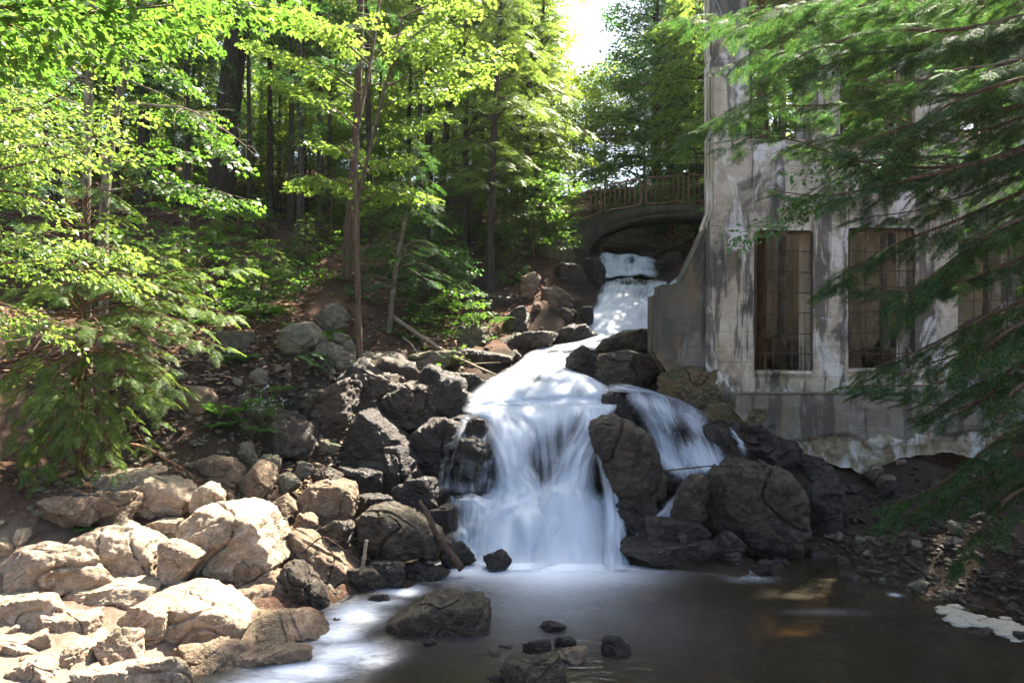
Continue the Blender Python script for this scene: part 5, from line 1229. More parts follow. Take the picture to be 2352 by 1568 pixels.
# two grey maple trunks on the left
g = Grow(31); b = base_at(205, 11)
g.trunk(down([b, P(200, 740, 11), P(199, 500, 11), P(204, 200, 11), P(215, 60, 11), P(228, -120, 11)]), .078, .045, 10, 34, 0, .3)
for a, q in (((204, 200), (60, 90, 10.6)), ((212, 90), (330, 60, 10.4)), ((205, 180), (330, 150, 11.4)), ((220, 20), (90, -30, 11)), ((225, -40), (330, -60, 10.8)), ((200, 260), (90, 230, 11.6))):
    p0 = P(*a, 11.0); p1 = P(*q); g.limb([p0, (p0 + p1) / 2 + [0, 0, .15], p1], .02, .004, 5, 12, second=.6, sp=.13, ds=.13, scl=(.22, .36))
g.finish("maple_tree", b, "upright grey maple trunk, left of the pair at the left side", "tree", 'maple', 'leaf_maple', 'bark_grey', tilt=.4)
g = Grow(32); b = base_at(236, 11.6)
g.trunk(down([b, P(238, 700, 11.6), P(240, 470, 11.6), P(262, 280, 11.6), P(290, 160, 11.6), P(330, 20, 11.6), P(350, -120, 11.6)]), .09, .05, 10, 36, 0, .3)
for a, q in (((262, 280), (470, 260, 11.2)), ((285, 180), (540, 360, 11)), ((300, 120), (470, 90, 11.5)), ((330, 20), (520, -20, 11)), ((250, 380), (400, 420, 11)), ((250, 400), (440, 350, 12)), ((335, 0), (220, -50, 11)), ((243, 440), (560, 455, 11.2)), ((300, 140), (420, 190, 10.8))):
    p0 = P(*a, 11.6); p1 = P(*q); g.limb([p0, (p0 + p1) / 2 + [0, 0, .2], p1], .022, .004, 5, 12, second=.6, sp=.13, start=.3, ds=.13, scl=(.22, .34), droop=.3)
g.finish("maple_tree", b, "bent grey maple trunk, right of the pair at the left side", "tree", 'maple', 'leaf_maple', 'bark_grey', tilt=.4)

# bright maple boughs reaching in from the left
g = Grow(33); b = np.array([-8.6, 9.0, Hz(-8.6, 9.0)])
g.trunk([b - [0, 0, .3], b + [.1, 0, 3], b + [.3, .2, 6], b + [.6, .2, 9]], .12, .06, 10, 20)
c0 = b
for z, pts in ((4.2, [(100, 330, 8.4), (290, 250, 8.2)]), (4.6, [(60, 250, 8.8), (190, 175, 8.6)]), (4.0, [(60, 340, 8.0), (240, 310, 7.8)]), (3.6, [(40, 380, 8.2), (210, 345, 8.0)]), (2.6, [(60, 560, 8.4), (280, 575, 8.2)]), (2.4, [(60, 600, 8.2), (300, 640, 8.1)]), (2.9, [(20, 540, 8.0), (180, 530, 7.8)]), (3.3, [(-20, 440, 8.6), (130, 470, 8.4)]), (5.4, [(0, 60, 7.6), (150, 30, 7.2)]), (5.8, [(60, 80, 8.6), (300, 60, 8.4)]), (1.4, [(-40, 700, 8.2), (120, 760, 8)]), (4.9, [(-60, 200, 7.2), (60, 210, 6.8)]), (4.3, [(0, 300, 9.3), (200, 260, 9.3)])):
    p = [np.array([b[0] + .03 * z, b[1], b[2] + z])] + [P(*q) for q in pts]; g.limb(p, .028, .005, 6, 18, second=.6, sp=.115, start=.35, ds=.115, scl=(.22, .36), droop=.3)
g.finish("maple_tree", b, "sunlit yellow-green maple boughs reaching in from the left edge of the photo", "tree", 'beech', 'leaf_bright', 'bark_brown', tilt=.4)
# leaves close to the lens, top left
g = Grow(34); b = np.array([-4.6, 3.4, Hz(-4.6, 3.4)])
g.trunk([b - [0, 0, .3], b + [.1, 0, 2.5], b + [.3, 0, 5], b + [.6, 0, 7]], .06, .03, 8, 16)
for z, pts in ((4.6, [(120, 40, 3.4), (420, 10, 3.6)]), (4.7, [(60, 10, 3.2), (300, -30, 3.4)]), (4.5, [(100, 70, 4.0), (330, 70, 4.2)]), (4.8, [(200,-20,4),(640,20,4.6)])):
    p = [np.array([b[0] + .05 * z, b[1], b[2] + z])] + [P(*q) for q in pts]; g.limb(p, .014, .004, 6, 14, second=.3, sp=.08, start=.3, ds=.08, scl=(.2, .28), droop=.3)
g.finish("maple_tree", b, "green maple spray hanging close to the camera in the top left corner", "tree", 'maple', 'leaf_maple', 'bark_brown', tilt=.4)

# hemlock at the lower left
g = Grow(35); b = base_at(184, 10.7)
g.trunk(down([b, P(186, 830, 10.7), P(190, 740, 10.7), P(196, 560, 10.7), P(200, 420, 10.7)]), .08, .012, 10, 24)
for z, q in ((720, (545, 715, 9.2)), (700, (500, 640, 9.8)), (760, (520, 790, 9.0)), (800, (430, 890, 9.0)), (840, (350, 960, 9.0)), (680, (400, 580, 9.5)), (740, (460, 745, 8.7)), (640, (330, 540, 9.8)), (860, (260, 1080, 8.9)), (850, (90, 1080, 8.8)), (820, (10, 1020, 8.8)), (780, (-40, 900, 9.0)), (720, (-30, 800, 9.2)), (680, (0, 690, 9.4)), (760, (240, 760, 8.2)), (800, (120, 900, 8.4)), (860, (180, 990, 8.5)), (700, (120, 660, 8.5)), (660, (280, 650, 8.6)), (820, (300, 860, 8.7)), (780, (380, 800, 10.2)), (600, (100, 560, 9.5)), (620, (300, 600, 10.6)), (700, (420, 700, 10.8)), (880, (330, 1010, 9.3)), (870, (30, 1105, 9.1)), (560, (280, 490, 9.8)), (520, (130, 470, 9.6)), (470, (240, 430, 9.7)),(880,(150,1100,9.0))):

    for jt in (0, 1):
        zz = z + jt * g.r.uniform(-40, 40); p0 = P(190, zz, 10.7); p1 = P(q[0] + jt * g.r.uniform(-90, 60), q[1] + jt * g.r.uniform(-50, 50), q[2] + 0.9 + jt * g.r.uniform(-.3, .8)); g.limb([p0, p0 * .5 + p1 * .5 + [0, 0, .2], p1 - [0, 0, .05]], .018, .003, 6, 14, second=.46, sp=.15, start=.25, ds=.11, scl=(.13, .27), droop=.45, angle=(35, 60))
g.finish("hemlock_tree", b, "feathery hemlock with drooping sunlit boughs over the boulders at the lower left", "tree", 'hem', 'leaf_hem', 'bark_red')

# hemlock whose boughs hang in front of the ruin
g = Grow(36); b = np.array([7.6, 7.6, Hz(7.6, 7.6)])
g.trunk([b - [0, 0, .3], b + [0, 0, 3], b + [.1, .1, 7], b + [.1, .2, 11]], .20, .10, 12, 24)
RB = [(6.9, [(2352, 85, 8.0), (2160, 102, 8.4), (1997, 108, 8.8), (1900, 52, 9.2)], 1.2), (6.9, [(2250, 95, 8.2), (1960, 130, 8.8), (1800, 200, 9.2), (1655, 265, 9.5)], 1.2),
 (5.7, [(2352, 338, 7.8), (2190, 382, 8.2), (1990, 374, 8.7), (1800, 316, 9.1), (1690, 320, 9.3)], 1.1), (5.6, [(2300, 360, 7.6), (2050, 420, 8.0), (1900, 450, 8.4), (1790, 440, 8.7)], .9),
 (5.2, [(2352, 440, 8.2), (2200, 505, 8.5), (2060, 560, 8.8), (1950, 620, 9.1), (1905, 650, 9.2)], 1.0), (5.0, [(2352, 500, 7.4), (2240, 560, 7.6), (2130, 640, 7.9), (2050, 690, 8.1)], .9),
 (7.4, [(2300, -20, 8.2), (2050, 10, 8.8), (1800, 20, 9.4), (1590, 50, 10)], 1.2), (7.6, [(2352, -60, 7.8), (2100, -30, 8.2), (1880, -10, 8.6), (1700, 60, 9.0)], 1.1), (6.4, [(2352, 200, 8.4), (2150, 220, 8.9), (1930, 240, 9.3), (1760, 250, 9.7), (1600, 300, 10.1)], 1.1),
 (6.2, [(2352, 240, 7.4), (2200, 260, 7.6), (2050, 300, 7.9), (1950, 340, 8.2)], .9), (4.6, [(2352, 590, 8.0), (2230, 640, 8.2), (2100, 660, 8.5), (1960, 650, 8.8)], .9), (4.2, [(2352, 690, 8.2), (2240, 740, 8.4), (2120, 800, 8.6), (1990, 850, 8.8)], .95),
 (4.0, [(2352, 740, 7.6), (2260, 810, 7.8), (2150, 880, 8.0), (1990, 885, 8.3)], .9), (3.6, [(2352, 830, 8.2), (2280, 900, 8.3), (2200, 940, 8.5), (2150, 950, 8.6)], .7), (3.0, [(2352, 980, 8.0), (2280, 1020, 8.2), (2160, 1110, 8.5), (2060, 1150, 8.7)], .8),
 (2.8, [(2352, 1040, 8.3), (2250, 1100, 8.5), (2150, 1150, 8.8), (2040, 1190, 9.0)], .8), (2.5, [(2352, 1120, 8.0), (2290, 1180, 8.1), (2230, 1240, 8.3), (2200, 1290, 8.4)], .55), (6.0, [(2352, 300, 8.8), (2200, 330, 9.3), (2000, 300, 9.8), (1850, 330, 10.2)], 1.0),
 (6.8, [(2330, 140, 7.2), (2200, 160, 7.3), (2080, 190, 7.6), (1950, 180, 8.0)], .9), (7.2, [(2352, 30, 9), (2150, 50, 9.6), (1950, 110, 10), (1750, 130, 10.4)], 1.1), (3.9, [(2352, 880, 7.4), (2330, 930, 7.4), (2290, 970, 7.6)], .5), (4.8, [(2352, 520, 9.0), (2250, 560, 9.4), (2150, 640, 9.8), (2060, 740, 10)], .8),(6.6, [(2352, 150, 9.2), (2220, 130, 9.6), (2080, 90, 10), (1990, 60, 10.3)], 1.0), (6.0, [(2352, 270, 8.0), (2230, 300, 8.2), (2110, 290, 8.5), (1990, 240, 8.9)], .9), (5.4, [(2352, 400, 8.6), (2240, 440, 8.9), (2120, 480, 9.2), (1990, 500, 9.5)], .9), (7.0, [(2250, 60, 7.8), (2050, 70, 8.1), (1880, 110, 8.5), (1760, 180, 9)], .9), (7.3, [(2200, 0, 8.6), (2000, 30, 9), (1850, 60, 9.4), (1680, 150, 9.8)], 1.0), (5.1, [(2352, 480, 8.8), (2280, 520, 9), (2200, 600, 9.2), (2120, 690, 9.4)], .8), (4.1, [(2352, 760, 9.0), (2260, 790, 9.2), (2150, 830, 9.4), (2030, 870, 9.6)], .9), (6.5, [(2352, 180, 7.0), (2250, 210, 7.2), (2150, 260, 7.5), (2060, 350, 7.8)], .8), (3.4,[(2352,860,8.6),(2250,880,8.9),(2150,930,9.2),(2050,900,9.4)],.7)]
for z, pts, sec in RB:
    p = [np.array([7.6, 7.7, b[2] + z])] + [P(*q) for q in pts]; p[0][2] = 0.5 * (p[0][2] + p[1][2] + .3)
    g.limb(p, .032, .005, 7, 22, second=sec * .75, sp=.12, start=.2, ds=.11, scl=(.18, .36), droop=.35, angle=(30, 55))
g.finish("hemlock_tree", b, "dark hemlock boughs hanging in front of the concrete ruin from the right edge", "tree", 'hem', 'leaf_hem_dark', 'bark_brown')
# beech twigs mixed in before the pier
g = Grow(37); b = np.array([8.4, 8.8, Hz(8.4, 8.8)])
g.trunk([b - [0, 0, .3], b + [-.1, 0, 2.5], b + [-.2, 0, 5], b + [-.3, .1, 7.5]], .07, .03, 8, 18)
for z, pts in ((4.6, [(2200, 380, 8.9), (1990, 350, 9.0), (1880, 430, 9.1), (1715, 525, 9.2)]), (4.5, [(2150, 360, 8.8), (1950, 400, 9.0), (1830, 480, 9.3)]), (4.7, [(2200, 330, 9.2), (2000, 330, 9.4), (1850, 380, 9.5)]), (2.6, [(2352, 780, 8.4), (2300, 760, 8.3), (2230, 800, 8.2)]), (6.2, [(2300, 90, 9), (2240, 120, 9), (2160, 110, 9.1)])):
    p = [np.array([8.2, 8.8, b[2] + z])] + [P(*q) for q in pts]; g.limb(p, .02, .004, 6, 18, second=.45, sp=.14, start=.5, ds=.13, scl=(.3, .42), droop=.6)
g.finish("beech_tree", b, "broad-leaved twigs drooping among the hemlock boughs before the pier", "tree", 'beech', 'leaf_cool', 'bark_grey', tilt=.5)

# behind the bridge and around the sky gap
broadleaf(41, 16, .2, .06, 2.4, 'leaf_far', 'leaf_cool', 'bark_dark', "broadleaf_tree", "tall blue-green leafy tree right behind the footbridge", base=base_at(1512, 31), nl=90, sp=.26, second=1.2, ds=.17, scl=(.45, .7), k0=.8)
conifer(42, 17, .2, .08, 2.6, 'hem_far', 'leaf_spruce', 'bark_dark', "spruce_tree", "dark tapering spruce behind the blue-green leafy tree", base=base_at(1540, 34))
conifer(43, 15, .18, .08, 2.4, 'hem_far', 'leaf_spruce', 'bark_dark', "spruce_tree", "dark spruce at the right of the bridge, behind the pier's left edge", base=base_at(1590, 30))
broadleaf(44, 9, .12, .2, 1.4, 'leaf_far', 'leaf_bright', 'bark_grey', "broadleaf_tree", "sunlit leafy tree close behind the pier's upper left edge", base=base_at(1702, 21.5), nl=40, sp=.32, second=.9, ds=.2, scl=(.4, .6))
conifer(54, 17, .2, .04, 2.4, 'hem_far', 'leaf_spruce', 'bark_dark', "spruce_tree", "dark spruce filling the gap behind the middle of the bridge", base=base_at(1505, 38))
conifer(55, 18, .2, .04, 2.6, 'hem_far', 'leaf_spruce', 'bark_dark', "spruce_tree", "farthest dark spruce behind the bridge", base=base_at(1560, 41))
broadleaf(56, 3.0, .04, .03, 1.7, 'leaf_far', 'leaf_cool', 'bark_brown', "shrub", "leafy bush behind the railings at the right part of the bridge", "shrub", base=base_at(1540, 28.5), nl=34, sp=.2, second=.7, ds=.16, scl=(.3, .45))
broadleaf(57, 2.6, .04, .03, 1.6, 'leaf_far', 'leaf_cool', 'bark_brown', "shrub", "low dark bush behind the left railing panels of the bridge", "shrub", base=base_at(1405, 29.5), nl=34, sp=.2, second=.7, ds=.16, scl=(.3, .45))
broadleaf(45, 7.0, .08, .2, 2.0, 'leaf_far', 'leaf_bright', 'bark_brown', "broadleaf_tree", "pale yellow-green tree below the sky gap beside the bridge", base=base_at(1318, 33), nl=80, sp=.24, second=1.0, ds=.17, scl=(.4, .6))
broadleaf(46, 8.0, .07, .1, 2.2, 'leaf_far', 'leaf_wood', 'bark_brown', "broadleaf_tree", "leafy tree seen under the sky gap, deeper in the wood", base=base_at(1390, 42), nl=80, sp=.26, second=1.0, ds=.18, scl=(.4, .6))
broadleaf(47, 3.4, .04, .05, 1.5, 'leaf_far', 'leaf_maple', 'bark_brown', "shrub", "bright green bush at the left end of the footbridge", "shrub", base=base_at(1225, 21.8), nl=34, sp=.22, second=.6, ds=.16, scl=(.3, .45))
broadleaf(48, 3.0, .04, .05, 1.4, 'leaf_far', 'leaf_maple', 'bark_brown', "shrub", "bright green bush left of the bush at the bridge end, under the hemlocks", "shrub", base=base_at(1190, 22.4), nl=34, sp=.22, second=.6, ds=.16, scl=(.3, .45))
broadleaf(49, 3.6, .04, .05, 1.6, 'leaf_far', 'leaf_bright', 'bark_brown', "shrub", "yellow-green bush glowing behind the straight hemlock's trunk", "shrub", base=base_at(1130, 25), nl=34, sp=.22, second=.7, ds=.16, scl=(.3, .45))
broadleaf(50, 2.6, .03, .05, 1.3, 'leaf_far', 'leaf_cool', 'bark_brown', "shrub", "green bush beyond the stream, seen through the bridge arch", "shrub", base=base_at(1545, 25.8), nl=30, sp=.22, second=.6, ds=.16, scl=(.3, .45))
broadleaf(51, 3.2, .04, .05, 1.7, 'leaf_far', 'leaf_cool', 'bark_brown', "shrub", "leafy bush behind the railings at the middle of the bridge", "shrub", base=base_at(1450, 27.5), nl=34, sp=.22, second=.7, ds=.16, scl=(.3, .45))
broadleaf(52, 3.2, .04, .05, 1.7, 'leaf_far', 'leaf_maple', 'bark_brown', "shrub", "leafy bush behind the railings at the left part of the bridge", "shrub", base=base_at(1360, 28.2), nl=34, sp=.22, second=.7, ds=.16, scl=(.3, .45))
broadleaf(53, 1.6, .02, .05, .8, 'leaf_far', 'leaf_cool', 'bark_brown', "shrub", "small dark bush in the leaf litter beside the low hemlock sapling", "shrub", base=base_at(1020, 18.5), nl=24, sp=.2, second=.4, ds=.14, scl=(.25, .4))
for k, (dx, Y, h, lab) in enumerate([(470, 13.6, 2.3, "thin maple sapling beside the path, nearest the hemlock boughs"), (590, 14.4, 1.6, "small maple sapling right of the path"), (440, 16.5, 2.8, "maple sapling in front of the big pine's foot"), (555, 17.5, 2.2, "spindly sapling by the big pine's right side"), (330, 13.6, 2.4, "leafy sapling in the shade behind the lower left hemlock"), (1060, 16.8, 1.2, "tiny sapling among the stones above the mossy ledge")]):
    broadleaf(60 + k, h, .018, .35, .75, 'maple', 'leaf_maple', 'bark_brown', "sapling", lab, "sapling", base=base_at(dx, Y), nl=11, sp=.14, second=.32, ds=.14, scl=(.24, .36))
for k, (dx, Y, H, cr, lab) in enumerate([(1752, 20.2, 26, .3, "tall hemlock close behind the ruin's left pier"), (1610, 26, 13, .12, "tall hemlock at the far end of the bridge, behind the pier"), (1870, 21.5, 21, .22, "tall hemlock behind the ruin, rising above its left half"), (2040, 21.0, 18, .2, "tall hemlock behind the ruin, above its middle"), (2150, 23.5, 17, .2, "tall hemlock behind the ruin, left of the right-hand window column"), (2290, 21.5, 16.5, .2, "tall hemlock behind the ruin, above its right half"), (1960, 25, 23, .25, "tallest hemlock in the wood behind the ruin"), (2430, 23, 22, .2, "tall hemlock at the right behind the ruin")]):
    conifer(90 + k, H, .2, cr, 2.6, 'hem_far', 'leaf_hem', 'bark_dark', "hemlock_tree", lab, base=base_at(dx, Y), scl=(.45, .7), sp=.34)  # hemlocks added and sized to shade the pool and the waterfall
PT = None
TT = [(575, 21.5), (640, 26.5), (668, 22.5), (712, 29), (752, 24), (770, 33), (850, 23), (870, 31), (935, 27.5), (960, 22.5), (1090, 26), (1160, 27), (1232, 29), (400, 23), (450, 26.5), (350, 26), (270, 22), (600, 33), (915, 36), (1040, 31)]
_r = np.random.RandomState(99)
for k, (dx, Y) in enumerate(TT):
    b = base_at(dx, Y)
    if PT is None or k == 1:
        PT2 = conifer(97 + k, 14, .085 + .03 * k, .5 - .08 * k, 1.4, 'hem_far', 'leaf_hem', 'bark_dark', "thin_tree", "thin dark trunk among others in the wood between the big pine and the stream", group="thin trunks of the left wood", lean=(.3, .1), sp=.3, tube2=False); PT = PT2 if PT is None else PT; o = PT2
    else: o = copy_tree(PT if k % 2 else PT2)
    o.location = b; o.rotation_euler = (0, 0, _r.uniform(0, 6.28)); q = _r.uniform(.8, 1.15); o.scale = (q, q, q)
broadleaf(110, 13, .1, .4, 1.6, 'leaf_far', 'leaf_bright', 'bark_grey', "broadleaf_tree", "sunlit young tree added inside the ruin, seen through the middle upper opening", base=base_at(2030, 16.6), nl=18, sp=.3, second=.8, ds=.2, scl=(.35, .5))  # added inside the ruin so its leaves break up sun patches on the pool
broadleaf(111, 13, .1, .4, 1.7, 'leaf_far', 'leaf_bright', 'bark_grey', "broadleaf_tree", "sunlit young tree added inside the ruin, seen through the right upper opening", base=base_at(2265, 17.0), nl=34, sp=.3, second=.8, ds=.2, scl=(.35, .5))  # second added tree, also breaking up the sun on the pool
# trunks inside the ruin
for k, (dx, Y, r0, bark, lab) in enumerate([(1748, 15.6, .12, 'bark_red', "sunlit trunk inside the ruin at the left side of the left window opening"), (1852, 15.2, .12, 'bark_brown', "reddish straight trunk inside the ruin at the right side of the left window opening"), (1795, 16.6, .11, 'bark_grey', "grey trunk inside the ruin in the middle of the left window opening")]):
    g = Grow(80 + k); b = base_at(dx, Y); g.trunk([b - [0, 0, .3], b + [.02, 0, 3], b + [.05, .1, 7], b + [.1, .2, 12.2 + k * .4]], r0, r0 * .7, 12, 20)
    for j in range(24):  # crowns raised and thickened to dapple the sun coming through the openings
        a = g.r.uniform(0, 6.28); z = g.r.uniform(7.2, 12.2); q = b + [.08, .15, z]; d = U(math.cos(a), abs(math.sin(a)), 0); l = g.r.uniform(.8, 1.6)
        g.limb([q, q + d * l * .5, q + d * l - [0, 0, .3]], .02, .004, 5, 8, second=.6, sp=.25, ds=.2, scl=(.35, .5))
    g.finish("hemlock_tree", b, lab, "tree", 'hem_far', 'leaf_hem', bark)

# ------------------------------------------------------------------ the wood behind: copies of a few grown trees
def proto(f, *a, **k): 
    r = f(*a, **k); r["_used"] = 0; return r
WL = "slender leafy tree in the sunlit wood up the left slope"; WC = "dark evergreen in the wood up the left slope"
RL = "leafy tree in the wood beyond the ruin"; RC = "evergreen in the wood beyond the ruin"
_bk = dict(nl=44, sp=.42, second=1.3, ds=.26, scl=(.55, .85))
PB = [proto(broadleaf, 201, 14, .14, .22, 3.0, 'leaf_far', 'leaf_bright', 'bark_dark', "broadleaf_tree", WL, group="leafy trees of the left wood", **_bk),
      proto(broadleaf, 202, 12, .12, .12, 2.8, 'leaf_far', 'leaf_wood', 'bark_dark', "broadleaf_tree", WL, group="leafy trees of the left wood", **_bk),
      proto(broadleaf, 203, 10, .10, .06, 2.5, 'leaf_far', 'leaf_bright', 'bark_grey', "broadleaf_tree", WL, group="leafy trees of the left wood", **_bk)]
PC = [proto(conifer, 211, 15, .16, .25, 2.3, 'hem_far', 'leaf_hem', 'bark_dark', "hemlock_tree", WC, group="evergreens of the left wood", tube2=False),
      proto(conifer, 212, 12, .12, .12, 2.0, 'hem_far', 'leaf_hem_dark', 'bark_dark', "hemlock_tree", WC, group="evergreens of the left wood", tube2=False)]
def put(pr, dx, Y, rot, sc, label=None, group=None):
    o = pr
    if pr["_used"]: o = copy_tree(pr)
    pr["_used"] = 1; o["_used"] = 1
    b = base_at(dx, Y); o.location = b; o.rotation_euler = (0, 0, rot); o.scale = (sc, sc, sc)
    if label: o["label"] = label; o["group"] = group
    return o
rng = np.random.RandomState(77)
LEFT = [(-120, 24), (40, 27), (220, 26), (390, 28), (-40, 34), (150, 36), (310, 37), (460, 33), (600, 30), (660, 36), (760, 31), (850, 28), (900, 34), (960, 38), (1040, 33), (1110, 30), (1180, 29), (1090, 40), (1200, 38), (540, 42), (700, 46), (830, 44), (980, 48), (380, 46), (200, 50), (0, 46), (1150, 50), (-250, 30), (560, 54), (880, 58), (720, 58), (1060, 58), (1225, 48), (1190, 60)]
for i, (dx, Y) in enumerate(LEFT):
    if i % 3 == 1 and dx < 520: put(PC[(i // 3) % 2], dx, Y, rng.uniform(0, 6), rng.uniform(.85, 1.1))
    else: put(PB[(1 if dx < 560 and Y < 40 else i % 3)] if not (dx < 500 and i % 2) else PC[1], dx, Y, rng.uniform(0, 6), rng.uniform(.85, 1.15))
RIGHT = [(1690, 27), (1780, 24), (1900, 26), (2010, 23.5), (2120, 27), (2240, 24), (2350, 27), (2480, 24), (1740, 34), (1880, 36), (2050, 34), (2200, 37), (2380, 35), (2560, 30), (1640, 40), (1560, 44), (1480, 46), (1960, 45), (2280, 46)]
for i, (dx, Y) in enumerate(RIGHT):
    if i % 4 == 3: put(PC[i % 2], dx, Y, rng.uniform(0, 6), rng.uniform(.7, .85), RC, "evergreens beyond the ruin")
    else: put(PB[i % 3], dx, Y, rng.uniform(0, 6), rng.uniform(.7, .9), RL, "leafy trees beyond the ruin")
BUSH = [(60, 21), (180, 24), (280, 26), (420, 24), (380, 31), (580, 26), (650, 28), (700, 25.5), (780, 27), (830, 24.5), (920, 24), (940, 29), (1060, 28.5), (1130, 27), (1190, 26), (480, 29), (540, 34), (740, 35), (860, 38), (620, 39), (300, 34), (110, 31), (1000, 33), (1100, 35), (460, 44), (-60, 27), (960, 43), (1230, 31), (1250, 38), (700, 31), (220, 40), (20, 40), (660, 40), (760, 42), (600, 46), (880, 33), (1020, 39), (520, 29), (820, 50), (920, 52), (1160, 44), (440, 38), (340, 42)]
for i, (dx, Y) in enumerate(BUSH):
    o = copy_tree((PB[2], PB[1], PB[0])[i % 3]); b = base_at(dx, Y); o.location = b - U(0, 0, .25); sc = rng.uniform(.24, .46); o.scale = (sc * 1.35, sc * 1.35, sc); o.rotation_euler = (0, 0, rng.uniform(0, 6)); o.name = "shrub"
    o["label"] = "leafy bush filling the wood between the trunks up the left slope"; o["category"] = "shrub"; o["group"] = "bushes of the left wood"
for o in list(bpy.data.objects):
    if "_used" in o: del o["_used"]

# ------------------------------------------------------------------ ferns, asters, sticks, litter
def fern_mesh(seed):
    r = np.random.RandomState(seed); V, Q = [], []
    for f in range(7):
        a = f * .9 + r.uniform(-.3, .3); L = r.uniform(.35, .6); d = U(math.cos(a), math.sin(a), 0); s = U(-math.sin(a), math.cos(a), 0)
        n = 14
        rt = np.linspace(0, 1, 8)[:, None]; rv, rq = tube(d * L * rt + U(0, 0, 1) * L * (.75 * rt - .75 * rt * rt + .05) - U(0, 0, .04) * (1 - rt), .006, 3); nb = len(V); V += list(rv); Q += [tuple(q + nb) for q in rq]
        for i in range(n):
            t = (i + 1) / n; p = d * L * t + U(0, 0, L * (.75 * t - .75 * t * t + .05)); l = L * .30 * math.sin(math.pi * min(1, .25 + .75 * t)) + .01
            for sd in (-1, 1):
                dd = s * sd * .9 + d * .45 - U(0, 0, .15); dd /= np.linalg.norm(dd); ss = np.cross([0, 0, 1], dd); kite(V, Q, p, dd, ss, l, l * .36, .1)
    return np.array(V), np.array(Q)
_fm = [fern_mesh(k) for k in range(3)]; _fd = {}
FERNS = [(505, 955, 11.9, 1.0, "fern hanging at the left of the fern clump on the bank"), (525, 975, 11.8, 1.0, "lower fern of the clump beside the reddish brown block"), (560, 935, 12.0, .9, "fern between the reddish block and the pale asters"), (600, 985, 11.9, .7, "grassy fern tuft under the pale asters"), (645, 890, 12.8, .7, "small fern above the massive flat faced block"), (715, 830, 13.4, .8, "fern growing from the stone pile under the round boulder"), (740, 820, 13.5, .6, "second, smaller fern in the stone pile"), (770, 765, 14.2, .6, "fern tuft between the two grey boulders"), (530, 850, 13.0, .9, "fern on the bank below the path"), (560, 840, 13.2, .8, "fern at the right of the one below the path"), (950, 720, 17, .9, "fern under the low hemlock sapling"), (1150, 735, 17.5, .9, "sunlit fern in the leaf litter by the upper stream"), (1080, 730, 17.6, .8, "fern among the mossy stones above the fallen branch"), (1000, 690, 18.5, 1.0, "fern in the shade of the slope right of the brown trunk"), (1580, 590, 24.8, 1.3, "bright fern on the right bank under the bridge"), (200, 1210, 9.2, .5, "small weed beside the big cracked boulder")]
for k, (dx, dy, Y, sc, lab) in enumerate(FERNS):
    j = k % 3
    if j not in _fd: o = mesh_obj("fern", *_fm[j], M['fern'], smooth=False); _fd[j] = o.data
    else: o = bpy.data.objects.new("fern", _fd[j]); COL.objects.link(o)
    p = P(dx, dy, Y); p[2] = max(p[2] - .05, Hz(p[0], p[1]) - 0.02) if Hz(p[0], p[1]) - p[2] < .6 else Hz(p[0], p[1])
    o.location = p; o.rotation_euler = (rng.uniform(-.2, .6), 0, rng.uniform(0, 6)); o.scale = (sc,) * 3; tag(o, lab, "fern")
for k in range(26):
    dx, Y = rng.uniform(420, 1180), rng.uniform(14.5, 21); b = base_at(dx, Y)
    if b[0] > np.interp(Y, [14, 18, 21], [-2.4, -.6, .4]): continue
    o = bpy.data.objects.new("fern", _fd[k % 3]); COL.objects.link(o); o.location = b - U(0, 0, .03); o.rotation_euler = (rng.uniform(-.2, .4), 0, rng.uniform(0, 6)); q = rng.uniform(.6, 1.3); o.scale = (q, q, q)
    tag(o, "fern growing from the leaf litter of the wooded slope", "fern", "ferns of the wooded slope")
sap = None
for k, (dx, Y) in enumerate([(560, 16.4), (640, 17.2), (700, 19), (880, 18.6), (930, 20), (1060, 20), (1010, 21.5), (760, 20.5), (500, 18.5), (600, 20), (1120, 22), (860, 21.5), (410, 15.2), (1180, 20.6)]):
    b = base_at(dx, Y)
    if sap is None: sap = o = conifer(150, 1.7, .025, .05, .62, 'hem_mid', 'leaf_hem', 'bark_brown', "hemlock_sapling", "knee-high hemlock seedling on the leaf-strewn slope", "sapling", group="hemlock seedlings of the slope", dz=.17, scl=(.18, .3), sp=.2, lowdead=False)
    else: o = copy_tree(sap)
    o.location = b; o.rotation_euler = (0, 0, rng.uniform(0, 6)); q = rng.uniform(.6, 1.25); o.scale = (q, q, q)
ast = thing("aster_plant", P(625, 985, 11.9), "leafy plant with small pale flowers on the bank left of the massive block", "plant")
r = np.random.RandomState(8); m = Mesh(); pos, fw, sc = [], [], []; fl = Mesh(); d1, F1 = ico(1)
for i in range(14):
    a = P(r.uniform(590, 650), r.uniform(960, 990), 12.1); c = P(r.uniform(560, 665), r.uniform(885, 950), 11.7); L = smooth_line([a, (a + c) / 2 + [0, 0, .08], c], 8); m.tube(L, .004, 4)
    for q in L[2:]: pos.append(q); fw.append(r.normal(size=3) * [1, 1, .3]); sc.append(r.uniform(.12, .2))
    for q in range(4): fl.add(d1 * .012 + c + r.normal(size=3) * .04, None, F1)
V, F = m.get(); part("stem", V, F, M['bark_grey'], ast); V, Q = bake('beech', pos, fw, sc, r); part("leaves", V, Q, M['fern'], ast, smooth=False); V, F = fl.get(); part("flowers", V, F, M['flower'], ast)

